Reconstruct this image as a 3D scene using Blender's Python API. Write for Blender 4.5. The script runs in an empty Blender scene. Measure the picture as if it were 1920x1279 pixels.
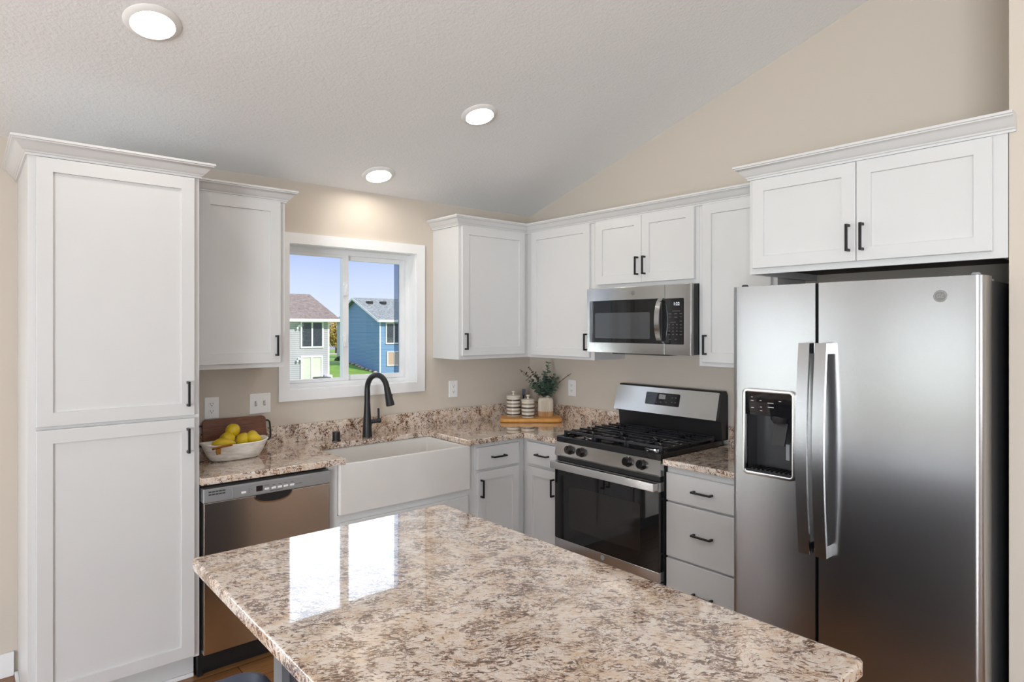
import bpy, bmesh, math, random
from mathutils import Vector, Matrix
I = 0.0254            # everything below is measured in inches; I turns it into metres
random.seed(7)
scene = bpy.context.scene
COL = scene.collection

# ------------------------------------------------------------------ camera
CAM = (-132.87, -145.73, 62.62)
YAW = 40.62
cd = bpy.data.cameras.new('camera')
cam = bpy.data.objects.new('camera', cd)
COL.objects.link(cam)
cam.location = [c * I for c in CAM]
cam.rotation_euler = (math.radians(90), 0, math.radians(-YAW))
cd.sensor_fit = 'HORIZONTAL'
cd.sensor_width = 36.0
cd.lens = 1195.43 / 1920 * 36.0
cd.shift_x = (960 - 957.34) / 1920
cd.shift_y = -(639.5 - 614.04) / 1920
cd.clip_start = 0.05
cd.clip_end = 800
scene.camera = cam
scene.view_settings.view_transform = 'Standard'
scene.view_settings.look = 'None'
scene.view_settings.exposure = 0.1
scene.view_settings.gamma = 1.0
scene.view_settings.use_curve_mapping = False

# ------------------------------------------------------------------ sky
w = bpy.data.worlds.new('sky')
scene.world = w
w.use_nodes = True
nt = w.node_tree
nt.nodes.clear()
_o = nt.nodes.new('ShaderNodeOutputWorld')
_b = nt.nodes.new('ShaderNodeBackground')
_t = nt.nodes.new('ShaderNodeTexCoord')
_s = nt.nodes.new('ShaderNodeSeparateXYZ')
_r = nt.nodes.new('ShaderNodeValToRGB')
nt.links.new(_t.outputs['Generated'], _s.inputs[0])
_m = nt.nodes.new('ShaderNodeMath'); _m.operation = 'MULTIPLY'; _m.inputs[1].default_value = 2.0
nt.links.new(_s.outputs['Z'], _m.inputs[0])
nt.links.new(_m.outputs[0], _r.inputs[0])
e = _r.color_ramp
e.elements[0].position = 0.0;  e.elements[0].color = (0.84, 0.91, 1.0, 1)
e.elements[1].position = 0.06; e.elements[1].color = (0.74, 0.83, 1.0, 1)
for p, c in ((0.15, (0.60, 0.71, 1.0)), (0.24, (0.44, 0.56, 0.98)), (0.50, (0.50, 0.60, 0.92)), (0.9, (0.44, 0.54, 0.86))):
    k = e.elements.new(p); k.color = (c[0], c[1], c[2], 1) 
# added bright sky band above the view, whitens the window's reflection on the island
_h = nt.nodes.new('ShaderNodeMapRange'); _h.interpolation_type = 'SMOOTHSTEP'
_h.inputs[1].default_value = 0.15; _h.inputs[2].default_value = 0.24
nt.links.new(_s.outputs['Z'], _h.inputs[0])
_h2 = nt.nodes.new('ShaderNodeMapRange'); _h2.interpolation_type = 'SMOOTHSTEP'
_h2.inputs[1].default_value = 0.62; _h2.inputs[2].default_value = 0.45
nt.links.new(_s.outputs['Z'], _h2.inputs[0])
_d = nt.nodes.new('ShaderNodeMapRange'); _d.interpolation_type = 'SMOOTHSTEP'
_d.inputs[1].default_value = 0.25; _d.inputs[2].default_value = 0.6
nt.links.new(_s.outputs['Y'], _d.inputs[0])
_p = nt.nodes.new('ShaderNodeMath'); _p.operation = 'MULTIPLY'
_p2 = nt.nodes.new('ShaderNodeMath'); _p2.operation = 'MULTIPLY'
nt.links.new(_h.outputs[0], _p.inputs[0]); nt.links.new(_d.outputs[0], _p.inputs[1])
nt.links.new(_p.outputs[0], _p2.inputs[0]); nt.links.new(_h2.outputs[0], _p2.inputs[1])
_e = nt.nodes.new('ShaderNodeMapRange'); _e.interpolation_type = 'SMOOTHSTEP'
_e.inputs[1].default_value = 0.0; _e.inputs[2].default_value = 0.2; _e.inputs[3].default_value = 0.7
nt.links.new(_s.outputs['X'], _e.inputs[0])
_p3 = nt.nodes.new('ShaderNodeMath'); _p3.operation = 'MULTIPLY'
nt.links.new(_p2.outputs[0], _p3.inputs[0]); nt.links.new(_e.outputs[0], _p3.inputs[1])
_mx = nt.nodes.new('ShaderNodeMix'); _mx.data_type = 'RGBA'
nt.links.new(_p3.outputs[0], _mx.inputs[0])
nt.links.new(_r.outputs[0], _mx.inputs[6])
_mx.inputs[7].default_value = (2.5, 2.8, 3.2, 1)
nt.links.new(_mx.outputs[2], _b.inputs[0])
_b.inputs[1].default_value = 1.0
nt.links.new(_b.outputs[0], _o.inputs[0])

# ------------------------------------------------------------------ sun, daylight at the room's other windows, added fill lamps
def lamp(name, kind, loc, direction, energy, color, **kw):
    d = bpy.data.lights.new(name, kind)
    o = bpy.data.objects.new(name, d)
    COL.objects.link(o)
    o.location = [c * I for c in loc]
    o.rotation_euler = Vector(direction).to_track_quat('-Z', 'Z').to_euler()
    d.energy = energy
    d.color = color
    for k, v in kw.items():
        setattr(d, k, v)
    return o
lamp('sun', 'SUN', (0, -600, 800), (-0.34, 0.72, -0.60), 3.9, (1.0, 0.95, 0.87), angle=0.02)
lamp('daylight_left', 'AREA', (-338, -235, 52), (1, 0.12, .85), 710, (0.89, 0.95, 1.0), shape='RECTANGLE', size=210 * I, size_y=76 * I)
lamp('fill_left_near', 'AREA', (-338, -53, 46), (1, 0, 0), 24, (0.92, 0.96, 1.0), shape='RECTANGLE', size=80 * I, size_y=64 * I)  # added fill at an unseen window, brightens the refrigerator's right door
lamp('daylight_front', 'AREA', (-150, -408, 52), (0, 1, .9), 95, (0.92, 0.96, 1.0), shape='RECTANGLE', size=170 * I, size_y=76 * I)
lamp('fill_patio', 'AREA', (-231, 12, 40), (0, -1, 0), 84, (0.92, 0.96, 1.0), shape='RECTANGLE', size=156 * I, size_y=74 * I)  # added fill outside an invented patio door, brightens refrigerator and drawers
LAMP_STRENGTH = 52.0

# ------------------------------------------------------------------ materials
def lin(r, g, b):
    f = lambda c: (c / 255 / 12.92) if c / 255 <= 0.04045 else ((c / 255 + 0.055) / 1.055) ** 2.4
    return (f(r), f(g), f(b), 1)
class NT:
    def __init__(self, name):
        self.m = bpy.data.materials.new(name)
        self.m.use_nodes = True
        self.t = self.m.node_tree
        self.t.nodes.clear()
        self.out = self.n('ShaderNodeOutputMaterial')
    def n(self, kind, **kw):
        x = self.t.nodes.new(kind)
        for k, v in kw.items():
            setattr(x, k, v)
        return x
    def l(self, a, b):
        self.t.links.new(a, b)
    def bsdf(self, base=(.8, .8, .8, 1), rough=.5, metal=0.0, **kw):
        p = self.n('ShaderNodeBsdfPrincipled')
        p.inputs['Base Color'].default_value = base
        p.inputs['Roughness'].default_value = rough
        p.inputs['Metallic'].default_value = metal
        for k, v in kw.items():
            p.inputs[k].default_value = v
        self.l(p.outputs[0], self.out.inputs[0])
        self.p = p
        return p
    def coord(self, scale=(1, 1, 1), rot=(0, 0, 0), world=False):
        if world:
            c = self.n('ShaderNodeNewGeometry').outputs['Position']
        else:
            c = self.n('ShaderNodeTexCoord').outputs['Object']
        m = self.n('ShaderNodeMapping')
        m.inputs['Scale'].default_value = scale
        m.inputs['Rotation'].default_value = rot
        self.l(c, m.inputs[0])
        return m.outputs[0]
    def noise(self, vec, scale, detail=2, rough=.5, dist=0.0):
        x = self.n('ShaderNodeTexNoise')
        x.inputs['Scale'].default_value = scale
        x.inputs['Detail'].default_value = detail
        x.inputs['Roughness'].default_value = rough
        x.inputs['Distortion'].default_value = dist
        self.l(vec, x.inputs['Vector'])
        return x.outputs[0]
    def ramp(self, fac, stops, interp='LINEAR'):
        x = self.n('ShaderNodeValToRGB')
        r = x.color_ramp
        r.interpolation = interp
        r.elements[0].position, r.elements[0].color = stops[0]
        r.elements[1].position, r.elements[1].color = stops[-1]
        for p, c in stops[1:-1]:
            r.elements.new(p).color = c
        self.l(fac, x.inputs[0])
        return x.outputs[0]
    def mix(self, fac, a, b):
        x = self.n('ShaderNodeMix', data_type='RGBA')
        if isinstance(fac, float): x.inputs[0].default_value = fac
        else: self.l(fac, x.inputs[0])
        for s, v in ((6, a), (7, b)):
            if isinstance(v, tuple): x.inputs[s].default_value = v
            else: self.l(v, x.inputs[s])
        return x.outputs[2]
    def math(self, op, a, b=0.0):
        x = self.n('ShaderNodeMath', operation=op)
        for i, v in enumerate((a, b)):
            if isinstance(v, (int, float)): x.inputs[i].default_value = v
            else: self.l(v, x.inputs[i])
        return x.outputs[0]
    def bump(self, h, strength=.2, dist=.01):
        x = self.n('ShaderNodeBump')
        x.inputs['Strength'].default_value = strength
        x.inputs['Distance'].default_value = dist
        self.l(h, x.inputs['Height'])
        self.l(x.outputs[0], self.p.inputs['Normal'])
BW = lambda v: (v, v, v, 1)
def plain(name, base, rough=.5, metal=0.0, var=0.03, **kw):
    t = NT(name)
    t.bsdf(base, rough, metal, **kw)
    n = t.noise(t.coord(), 9, 3)
    a = tuple(max(0, c * (1 - var)) for c in base[:3]) + (1,)
    b = tuple(min(1, c * (1 + var)) for c in base[:3]) + (1,)
    t.l(t.ramp(n, [(.3, a), (.7, b)]), t.p.inputs['Base Color'])
    return t.m
def wall_mat(name, base, scale, strength):
    t = NT(name)
    t.bsdf(base, .75)
    t.bump(t.noise(t.coord(world=True), scale, 4, .6), strength, .004)
    return t.m
def granite():
    t = NT('granite')
    t.bsdf(rough=.07, **{'Coat Weight': 1.0, 'Coat IOR': 1.5, 'Coat Roughness': .015, 'Specular IOR Level': .5})
    v0 = t.coord((1, 1, 1), (0, 0, math.radians(38)), world=True)
    wob = t.n('ShaderNodeTexNoise'); wob.inputs['Scale'].default_value = 7; wob.inputs['Detail'].default_value = 2
    t.l(v0, wob.inputs['Vector'])
    sub = t.n('ShaderNodeVectorMath', operation='MULTIPLY_ADD')
    t.l(wob.outputs['Color'], sub.inputs[0]); sub.inputs[1].default_value = (.07, .10, .07); t.l(v0, sub.inputs[2])
    mp = t.n('ShaderNodeMapping'); mp.inputs['Scale'].default_value = (.75, 1.9, 1.3); t.l(sub.outputs[0], mp.inputs[0])
    v = mp.outputs[0]
    patch = t.noise(v0, 9, 3, .6, .4)
    base = t.ramp(patch, [(.32, lin(206, 176, 148)), (.45, lin(220, 196, 172)), (.56, lin(228, 214, 202)), (.68, lin(212, 184, 156))])
    fine = t.noise(v, 62, 4, .65, .4)
    base = t.mix(t.ramp(fine, [(.48, BW(0)), (.60, BW(.8))]), base, lin(232, 224, 216))
    clus = t.noise(v0, 13, 3, .6, .8)
    fl = t.noise(v, 66, 4, .62, 1.0)
    s = t.math('ADD', fl, t.math('MULTIPLY', clus, .34))
    base = t.mix(t.ramp(s, [(.590, BW(1)), (.640, BW(0))]), base, lin(144, 106, 82))
    base = t.mix(t.ramp(s, [(.550, BW(.9)), (.592, BW(0))]), base, lin(82, 58, 46))
    net = t.noise(v0, 42, 4, .6, 1.5)
    rid = t.math('ABSOLUTE', t.math('SUBTRACT', net, .5))
    rid = t.math('ADD', rid, t.math('MULTIPLY', clus, .16))
    base = t.mix(t.ramp(rid, [(.080, BW(.85)), (.108, BW(0))]), base, lin(130, 95, 72))
    sp = t.noise(v, 120, 3, .6, .6)
    s2 = t.math('ADD', sp, t.math('MULTIPLY', clus, .4))
    base = t.mix(t.ramp(s2, [(.540, BW(1)), (.570, BW(0))]), base, lin(60, 44, 38))
    t.l(base, t.p.inputs['Base Color'])
    return t.m
def steel(name, base, rough, axis, amt=.12, aniso=0.0):
    t = NT(name)
    t.bsdf(base, rough, 1.0)
    sc = {'h': (6, 6, 900), 'v': (900, 900, 6)}[axis]
    n = t.noise(t.coord(sc), 1.0, 2, .5)
    t.l(t.ramp(n, [(.3, BW(max(.02, rough - amt * .25))), (.7, BW(rough + amt * .25))]), t.p.inputs['Roughness'])
    return t.m
def wood(name, a, b, rough, scale=(1, 14, 14), bands=6):
    t = NT(name)
    t.bsdf(a, rough)
    v = t.coord(scale)
    n = t.noise(v, bands, 5, .6, .6)
    t.l(t.ramp(n, [(.3, a), (.7, b)]), t.p.inputs['Base Color'])
    return t.m
def floor_mat():
    t = NT('plank_floor')
    t.bsdf(rough=.25)
    v = t.coord(world=True)
    br = t.n('ShaderNodeTexBrick')
    br.offset = .37
    br.inputs['Scale'].default_value = 1.0
    br.inputs['Brick Width'].default_value = 1.2
    br.inputs['Row Height'].default_value = .15
    br.inputs['Mortar Size'].default_value = .0015
    br.inputs['Color1'].default_value = lin(172, 124, 78)
    br.inputs['Color2'].default_value = lin(138, 96, 60)
    br.inputs['Mortar'].default_value = lin(50, 34, 24)
    t.l(v, br.inputs['Vector'])
    g = t.noise(t.coord((2, 26, 26), world=True), 3, 5, .6, .5)
    c = t.mix(t.ramp(g, [(.3, BW(0)), (.7, BW(.55))]), br.outputs[0], lin(104, 72, 46))
    t.l(c, t.p.inputs['Base Color'])
    return t.m
def glass(name, tint=(1, 1, 1, 1), refl=1.0):
    t = NT(name)
    tr = t.n('ShaderNodeBsdfTransparent'); tr.inputs[0].default_value = tint
    gl = t.n('ShaderNodeBsdfGlossy'); gl.inputs['Roughness'].default_value = .01
    fr = t.n('ShaderNodeFresnel'); fr.inputs[0].default_value = 1.45
    mx = t.n('ShaderNodeMixShader')
    t.l(t.math('MULTIPLY', fr.outputs[0], refl), mx.inputs[0])
    t.l(tr.outputs[0], mx.inputs[1]); t.l(gl.outputs[0], mx.inputs[2])
    t.l(mx.outputs[0], t.out.inputs[0])
    return t.m
def emit(name, col, s):
    t = NT(name)
    em = t.n('ShaderNodeEmission')
    em.inputs[0].default_value = col
    em.inputs[1].default_value = s
    t.l(em.outputs[0], t.out.inputs[0])
    return t.m
def siding(name, base, line, pitch=.125):
    t = NT(name)
    t.bsdf(base, .7)
    wv = t.n('ShaderNodeTexWave', wave_type='BANDS', bands_direction='Z', wave_profile='SAW')
    wv.inputs['Scale'].default_value = 1 / pitch / 20 * math.pi * 2
    t.l(t.coord(world=True), wv.inputs['Vector'])
    t.l(t.ramp(wv.outputs[0], [(.0, line), (.30, base), (1, base)]), t.p.inputs['Base Color'])
    return t.m
def shingles(name, a, b):
    t = NT(name)
    t.bsdf(a, .9)
    n = t.noise(t.coord((1, 1, 2), world=True), 4.5, 5, .75)
    t.l(t.ramp(n, [(.35, a), (.65, b)]), t.p.inputs['Base Color'])
    return t.m
def striped(name, stops, height):
    t = NT(name)
    t.bsdf(rough=.25)
    s = t.n('ShaderNodeSeparateXYZ')
    t.l(t.n('ShaderNodeTexCoord').outputs['Object'], s.inputs[0])
    f = t.math('DIVIDE', s.outputs['Z'], height * I)
    t.l(t.ramp(f, stops, 'CONSTANT'), t.p.inputs['Base Color'])
    return t.m
def grass_mat():
    t = NT('lawn_grass')
    t.bsdf(rough=.9)
    v = t.coord(world=True)
    n = t.noise(v, 1.4, 6, .7)
    m = t.noise(v, .07, 2, .5)
    g = t.ramp(n, [(.3, lin(84, 134, 40)), (.7, lin(132, 178, 72))])
    t.l(t.mix(t.ramp(m, [(.45, BW(0)), (.65, BW(.35))]), g, lin(168, 170, 84)), t.p.inputs['Base Color'])
    return t.m

WHITE = plain('white_cabinet_paint', (.69, .69, .685, 1), .33, var=.008)
TRIM = plain('white_trim_paint', (.88, .88, .88, 1), .35, var=.01)
VINYL = plain('white_vinyl', (.84, .85, .86, 1), .3, var=.01)
WALL = wall_mat('beige_wall_paint', lin(209, 199, 186), 260, .08)
CEIL = wall_mat('textured_ceiling_paint', lin(243, 244, 244), 60, .9)
GRAN = granite()
BLACK = plain('matte_black_metal', (.012, .012, .013, 1), .42, var=.1)
PULL = plain('black_pull_metal', (.010, .010, .011, 1), .38, .3, var=.1)
IRON = plain('cast_iron', (.016, .018, .023, 1), .27, var=.15)
ENAMEL = plain('black_enamel', (.008, .008, .009, 1), .12, var=.1)
BGLASS = plain('black_glass', (.010, .010, .011, 1), .03, var=.05)
DARKP = plain('dark_plastic', (.03, .03, .032, 1), .35, var=.08)
GREYP = plain('grey_plastic', (.30, .31, .32, 1), .4, var=.03)
SIDEP = plain('dark_grey_side_panel', (.045, .047, .05, 1), .4, var=.04)
STEEL = steel('brushed_steel', (.60, .595, .585, 1), .21, 'h', .04)
STEELV = steel('smooth_steel', (.62, .61, .60, 1), .17, 'v', .06)
DWSTEEL = steel('dishwasher_steel', (.62, .585, .54, 1), .21, 'v', .05)
CHROME = plain('polished_steel', (.72, .72, .72, 1), .12, 1.0, var=.02)
SILVERP = plain('silver_panel', (.40, .415, .425, 1), .38, .55, var=.02)
PORC = plain('glossy_white_fireclay', (.80, .775, .74, 1), .1, var=.01, **{'Coat Weight': .5})
PLATE = plain('white_plastic_plate', (.90, .90, .90, 1), .35, var=.01)
SLOT = plain('dark_slot', (.05, .05, .05, 1), .6)
FLOOR = floor_mat()
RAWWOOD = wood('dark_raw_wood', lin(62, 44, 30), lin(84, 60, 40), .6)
ISLP = plain('charcoal_island_paint', lin(66, 66, 72), .45, var=.04)
ISLT = plain('light_grey_corner_post', lin(128, 130, 134), .45, var=.03)
NAVY = plain('dark_blue_vinyl', lin(70, 84, 112), .34, var=.15)
WALNUT = wood('walnut_wood', lin(84, 46, 32), lin(132, 82, 58), .4, (4, 4, 40), 3)
OAKB = wood('honey_wood', lin(212, 148, 70), lin(230, 170, 92), .38, (20, 20, 20), 2)
GLASS = glass('window_glass', refl=.5)
LENS = emit('lamp_diffuser', (1.0, .92, .82, 1), LAMP_STRENGTH)
LAMPRIM = plain('white_lamp_rim', (.85, .84, .82, 1), .4, var=.01)
LEMON = plain('yellow_fruit_skin', lin(208, 178, 26), .35, var=.25)
LEAF = plain('eucalyptus_leaf', lin(104, 130, 112), .5, var=.45)
LEAFD = plain('dark_eucalyptus_leaf', lin(78, 80, 66), .5, var=.45)
STEM = plain('brown_stem', lin(84, 62, 50), .6, var=.1)
MARK = plain('white_print', (.55, .55, .55, 1), .5)
DIMKEY = plain('dim_key_print', (.06, .09, .13, 1), .4)
GREYKEY = plain('grey_key_print', (.16, .15, .14, 1), .5)
GMARK = plain('dark_print', (.10, .10, .11, 1), .5)

# ------------------------------------------------------------------ mesh helpers
TW = lambda u, d, z: (u, d, z)                   # plain world axes
TA = lambda u, d, z: (u, -d, z)                  # window wall: u along it, d out from it
TB = lambda u, d, z: (-d, -u, z)                 # range wall
class MB:
    def __init__(self, T=TW):
        self.bm = bmesh.new()
        self.T = T
    def v(self, p):
        return self.bm.verts.new([c * I for c in self.T(*p)])
    def f(self, vs):
        try: return self.bm.faces.new(vs)
        except ValueError: return None
    def box(self, a0, a1, b0, b1, c0, c1, bev=0.0, seg=2):
        V = [self.v((a, b, c)) for a in (a0, a1) for b in (b0, b1) for c in (c0, c1)]
        F = [self.f([V[i] for i in q]) for q in ((0, 1, 3, 2), (4, 6, 7, 5), (0, 4, 5, 1), (2, 3, 7, 6), (0, 2, 6, 4), (1, 5, 7, 3))]
        if bev:
            bmesh.ops.recalc_face_normals(self.bm, faces=F)
            E = list({e for f in F for e in f.edges})
            bmesh.ops.bevel(self.bm, geom=E, offset=bev * I, segments=seg, profile=.5, affect='EDGES')
        return self
    def rings(self, loops, cap0=True, cap1=True, closed=True):
        L = [[self.v(p) for p in lp] for lp in loops]
        n = len(L[0])
        for A, B in zip(L, L[1:]):
            for i in range(n if closed else n - 1):
                j = (i + 1) % n
                self.f([A[i], A[j], B[j], B[i]])
        if cap0: self.f(list(reversed(L[0])))
        if cap1: self.f(L[-1])
        return self
    def lathe(self, prof, o=(0, 0, 0), ax=(0, 0, 1), seg=32, sx=1.0, sy=1.0, cap0=True, cap1=True, xa=None):
        a = Vector(ax).normalized()
        x = Vector(xa) if xa else (Vector((1, 0, 0)) if abs(a.x) < .9 else Vector((0, 1, 0)))
        x = (x - a * x.dot(a)).normalized()
        y = a.cross(x)
        O = Vector(o)
        loops = [[tuple(O + a * h + x * (r * sx * math.cos(2 * math.pi * k / seg)) + y * (r * sy * math.sin(2 * math.pi * k / seg))) for k in range(seg)] for r, h in prof]
        return self.rings(loops, cap0, cap1)
    def tube(self, pts, r, seg=12, flat=None, up=(0, 0, 1)):
        P = [Vector(p) for p in pts]
        n = len(P)
        R = r if isinstance(r, (list, tuple)) else [r] * n
        loops = []
        prev = None
        for i in range(n):
            t = (P[min(i + 1, n - 1)] - P[max(i - 1, 0)]).normalized()
            if prev is None:
                b = Vector(up) if abs(t.dot(Vector(up))) < .95 else Vector((1, 0, 0))
            else: b = prev
            x = (b - t * b.dot(t)).normalized()
            prev = x
            y = t.cross(x)
            if flat:
                hx, hy = flat
                loops.append([tuple(P[i] + x * sx * hx * R[i] + y * sy * hy * R[i]) for sx, sy in ((1, 1), (-1, 1), (-1, -1), (1, -1))])
            else:
                loops.append([tuple(P[i] + x * R[i] * math.cos(2 * math.pi * k / seg) + y * R[i] * math.sin(2 * math.pi * k / seg)) for k in range(seg)])
        return self.rings(loops)
    def prism(self, poly, vec):
        v = Vector(vec)
        return self.rings([[tuple(Vector(p)) for p in poly], [tuple(Vector(p) + v) for p in poly]])
    def sweep(self, prof, path, dirs):
        """prof: (out, z) points, closed; path: (u, d) plan points; dirs: outward plan vector at each"""
        return self.rings([[(p[0] + dr[0] * o, p[1] + dr[1] * o, z) for o, z in prof] for p, dr in zip(path, dirs)])
    def build(self, name, mat, parent=None, origin=None, smooth=True, angle=32):
        bm = self.bm
        bmesh.ops.recalc_face_normals(bm, faces=bm.faces[:])
        me = bpy.data.meshes.new(name)
        if parent is not None:
            r = parent
            while r.parent: r = r.parent
            o = Vector(r.location)
        elif origin is not None:
            o = Vector(origin) * I
        else:
            vs = [v.co for v in bm.verts]
            o = Vector(((min(v.x for v in vs) + max(v.x for v in vs)) / 2, (min(v.y for v in vs) + max(v.y for v in vs)) / 2, min(v.z for v in vs)))
        bmesh.ops.translate(bm, verts=bm.verts[:], vec=-o)
        bm.to_mesh(me)
        bm.free()
        if smooth:
            for p in me.polygons: p.use_smooth = True
            me.set_sharp_from_angle(angle=math.radians(angle))
        me.materials.append(mat)
        ob = bpy.data.objects.new(name, me)
        COL.objects.link(ob)
        if smooth:
            ob.modifiers.new('weighted_normals', 'WEIGHTED_NORMAL').keep_sharp = True
        if parent is not None: ob.parent = parent
        else: ob.location = o
        return ob
def tag(o, label, cat, group=None):
    o['label'] = label
    o['category'] = cat
    if group: o['group'] = group
    return o
def thing(name, label, cat, loc, group=None):
    o = bpy.data.objects.new(name, None)
    o.empty_display_size = .05
    COL.objects.link(o)
    o.location = [c * I for c in loc]
    return tag(o, label, cat, group)
def struct(o):
    o['kind'] = 'structure'
    return o
def copy_tree(o, parent=None):
    c = o.copy()
    COL.objects.link(c)
    if parent is not None: c.parent = parent
    for ch in list(o.children): copy_tree(ch, c)
    return c
def rrect(u0, u1, z0, z1, r, seg=5):
    pts = []
    for cu, cz, a0 in ((u1 - r, z1 - r, 0), (u0 + r, z1 - r, 90), (u0 + r, z0 + r, 180), (u1 - r, z0 + r, 270)):
        for k in range(seg + 1):
            a = math.radians(a0 + 90 * k / seg)
            pts.append((cu + r * math.cos(a), cz + r * math.sin(a)))
    return pts
def plate(mb, u0, u1, z0, z1, d0, d1, r=.15, bev=.05):
    """rounded plate lying on a front, d0 its back, d1 its face"""
    P = rrect(u0, u1, z0, z1, r)
    Q = rrect(u0 + bev, u1 - bev, z0 + bev, z1 - bev, max(r - bev, .01))
    return mb.rings([[(a, d0, b) for a, b in P], [(a, d1 - bev, b) for a, b in P], [(a, d1, b) for a, b in Q]])
def bezel(mb, u0, u1, z0, z1, wd, d0, d1, r=.8):
    P = rrect(u0, u1, z0, z1, r, 8)
    Q = rrect(u0 + wd, u1 - wd, z0 + wd, z1 - wd, max(r - wd, .12), 8)
    M = rrect(u0 + wd * .25, u1 - wd * .25, z0 + wd * .25, z1 - wd * .25, max(r - wd * .25, .12), 8)
    N = rrect(u0 + wd * .75, u1 - wd * .75, z0 + wd * .75, z1 - wd * .75, max(r - wd * .75, .12), 8)
    return mb.rings([[(a, d0, b) for a, b in P], [(a, d1 - .04, b) for a, b in P], [(a, d1, b) for a, b in M], [(a, d1, b) for a, b in N], [(a, d1 - .04, b) for a, b in Q], [(a, d0, b) for a, b in Q]], False, False)
def rect(u0, u1, z0, z1, d):
    return [(u0, d, z0), (u1, d, z0), (u1, d, z1), (u0, d, z1)]
def shaker(T, u0, u1, z0, z1, d0, rail=2.1, t=.72):
    d1 = d0 + t
    mb = MB(T)
    L = [rect(u0, u1, z0, z1, d0), rect(u0, u1, z0, z1, d1 - .07), rect(u0 + .07, u1 - .07, z0 + .07, z1 - .07, d1)]
    if rail:
        a = rail
        L += [rect(u0 + a, u1 - a, z0 + a, z1 - a, d1), rect(u0 + a + .06, u1 - a - .06, z0 + a + .06, z1 - a - .06, d1 - .34)]
    return mb.rings(L)
def pull(T, u, z, d, vertical=True, length=4.3):
    mb = MB(T)
    h = length / 2
    s = .19
    if vertical:
        mb.box(u - s, u + s, d + .95, d + 1.3, z - h, z + h, .05)
        for q in (z - h + .2, z + h - .2): mb.box(u - s, u + s, d, d + 1.0, q - .2, q + .2)
    else:
        mb.box(u - h, u + h, d + .95, d + 1.3, z - s, z + s, .05)
        for q in (u - h + .2, u + h - .2): mb.box(q - .2, q + .2, d, d + 1.0, z - s, z + s)
    return mb
CROWN = [(.0, -.0), (.30, .0), (.34, .32), (.52, .40), (.60, .62), (.74, .70), (1.02, .98), (1.42, 1.50), (1.66, 1.78), (1.98, 1.90), (2.02, 2.08), (2.2, 2.14), (2.2, 2.5), (.0, 2.5)]
def crown(mb, z, path, dirs):
    return mb.sweep([(o, z + h) for o, h in CROWN], path, dirs)
def door_with_pull(T, parent, u0, u1, z0, z1, d, pu, pz, rail=2.1, vertical=True, name='door'):
    o = shaker(T, u0, u1, z0, z1, d, rail).build(name, WHITE, parent)
    if pu is not None:
        pull(T, pu, pz, d + .70, vertical).build('handle', PULL, o)
    return o
def text_mesh(body, size, name, mat, parent, place, bold=0.0, align='CENTER'):
    cu = bpy.data.curves.new(name, 'FONT')
    cu.body = body
    cu.size = size
    cu.align_x = align
    cu.align_y = 'CENTER'
    cu.offset = bold
    cu.resolution_u = 2
    tmp = bpy.data.objects.new('tmp', cu)
    me = bpy.data.meshes.new_from_object(tmp)
    bpy.data.objects.remove(tmp)
    bpy.data.curves.remove(cu)
    r = parent
    while r.parent: r = r.parent
    for v in me.vertices:
        v.co = Vector(place(v.co.x, v.co.y)) * I - Vector(r.location)
    me.name = name
    me.materials.clear()
    me.materials.append(mat)
    o = bpy.data.objects.new(name, me)
    COL.objects.link(o)
    o.parent = parent
    return o

# ================================================================== ROOM
CE0, SL, RIDGE = 96.75, 0.30, -205.0
XL, YF = -330.0, -400.0
ceil_z = lambda y: CE0 - SL * y if y > RIDGE else CE0 - SL * RIDGE - SL * (RIDGE - y)
mb = MB(); mb.box(XL, 0, YF, 6, -2, 0); struct(mb.build('floor', FLOOR, smooth=False))
mb = MB()
sec = [(6, ceil_z(6)), (RIDGE, ceil_z(RIDGE)), (YF - 6, ceil_z(YF - 6)), (YF - 6, ceil_z(YF - 6) + 6), (RIDGE, ceil_z(RIDGE) + 6), (6, ceil_z(6) + 6)]
mb.prism([(XL - 6, y, z) for y, z in sec], (-XL + 12, 0, 0)); struct(mb.build('ceiling', CEIL, smooth=False))
# window wall (with the window opening)
WX0, WX1, WZ0, WZ1 = -75.85, -41.15, 47.9, 82.3
mb = MB()
top = ceil_z(0) + 1.8
PD = (-312, -150, 1, 78)  # opening for the added patio door, out of view
mb.box(XL, PD[0], 0, 6, -2, top); mb.box(PD[0], PD[1], 0, 6, PD[3], top); mb.box(PD[0], PD[1], 0, 6, -2, PD[2]); mb.box(PD[1], WX0, 0, 6, -2, top); mb.box(WX1, 6, 0, 6, -2, top)
mb.box(WX0, WX1, 0, 6, -2, WZ0); mb.box(WX0, WX1, 0, 6, WZ1, top)
struct(mb.build('wall_back', WALL, smooth=False))
# range wall, follows the slope of the ceiling
mb = MB()
mb.prism([(0, 0, -2), (0, YF, -2), (0, YF, ceil_z(YF) + 1), (0, RIDGE, ceil_z(RIDGE) + 1), (0, 0, ceil_z(0) + 1)], (6, 0, 0))
struct(mb.build('wall_right', WALL, smooth=False))
mb = MB()
mb.prism([(-25.47, -124.15, -.0), (-25.47, -128.65, 0), (-25.47, -128.65, ceil_z(-128.65) + .5), (-25.47, -124.15, ceil_z(-124.15) + .5)], (25.42, 0, 0))
struct(mb.build('wall_partition', WALL, smooth=False))
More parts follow.
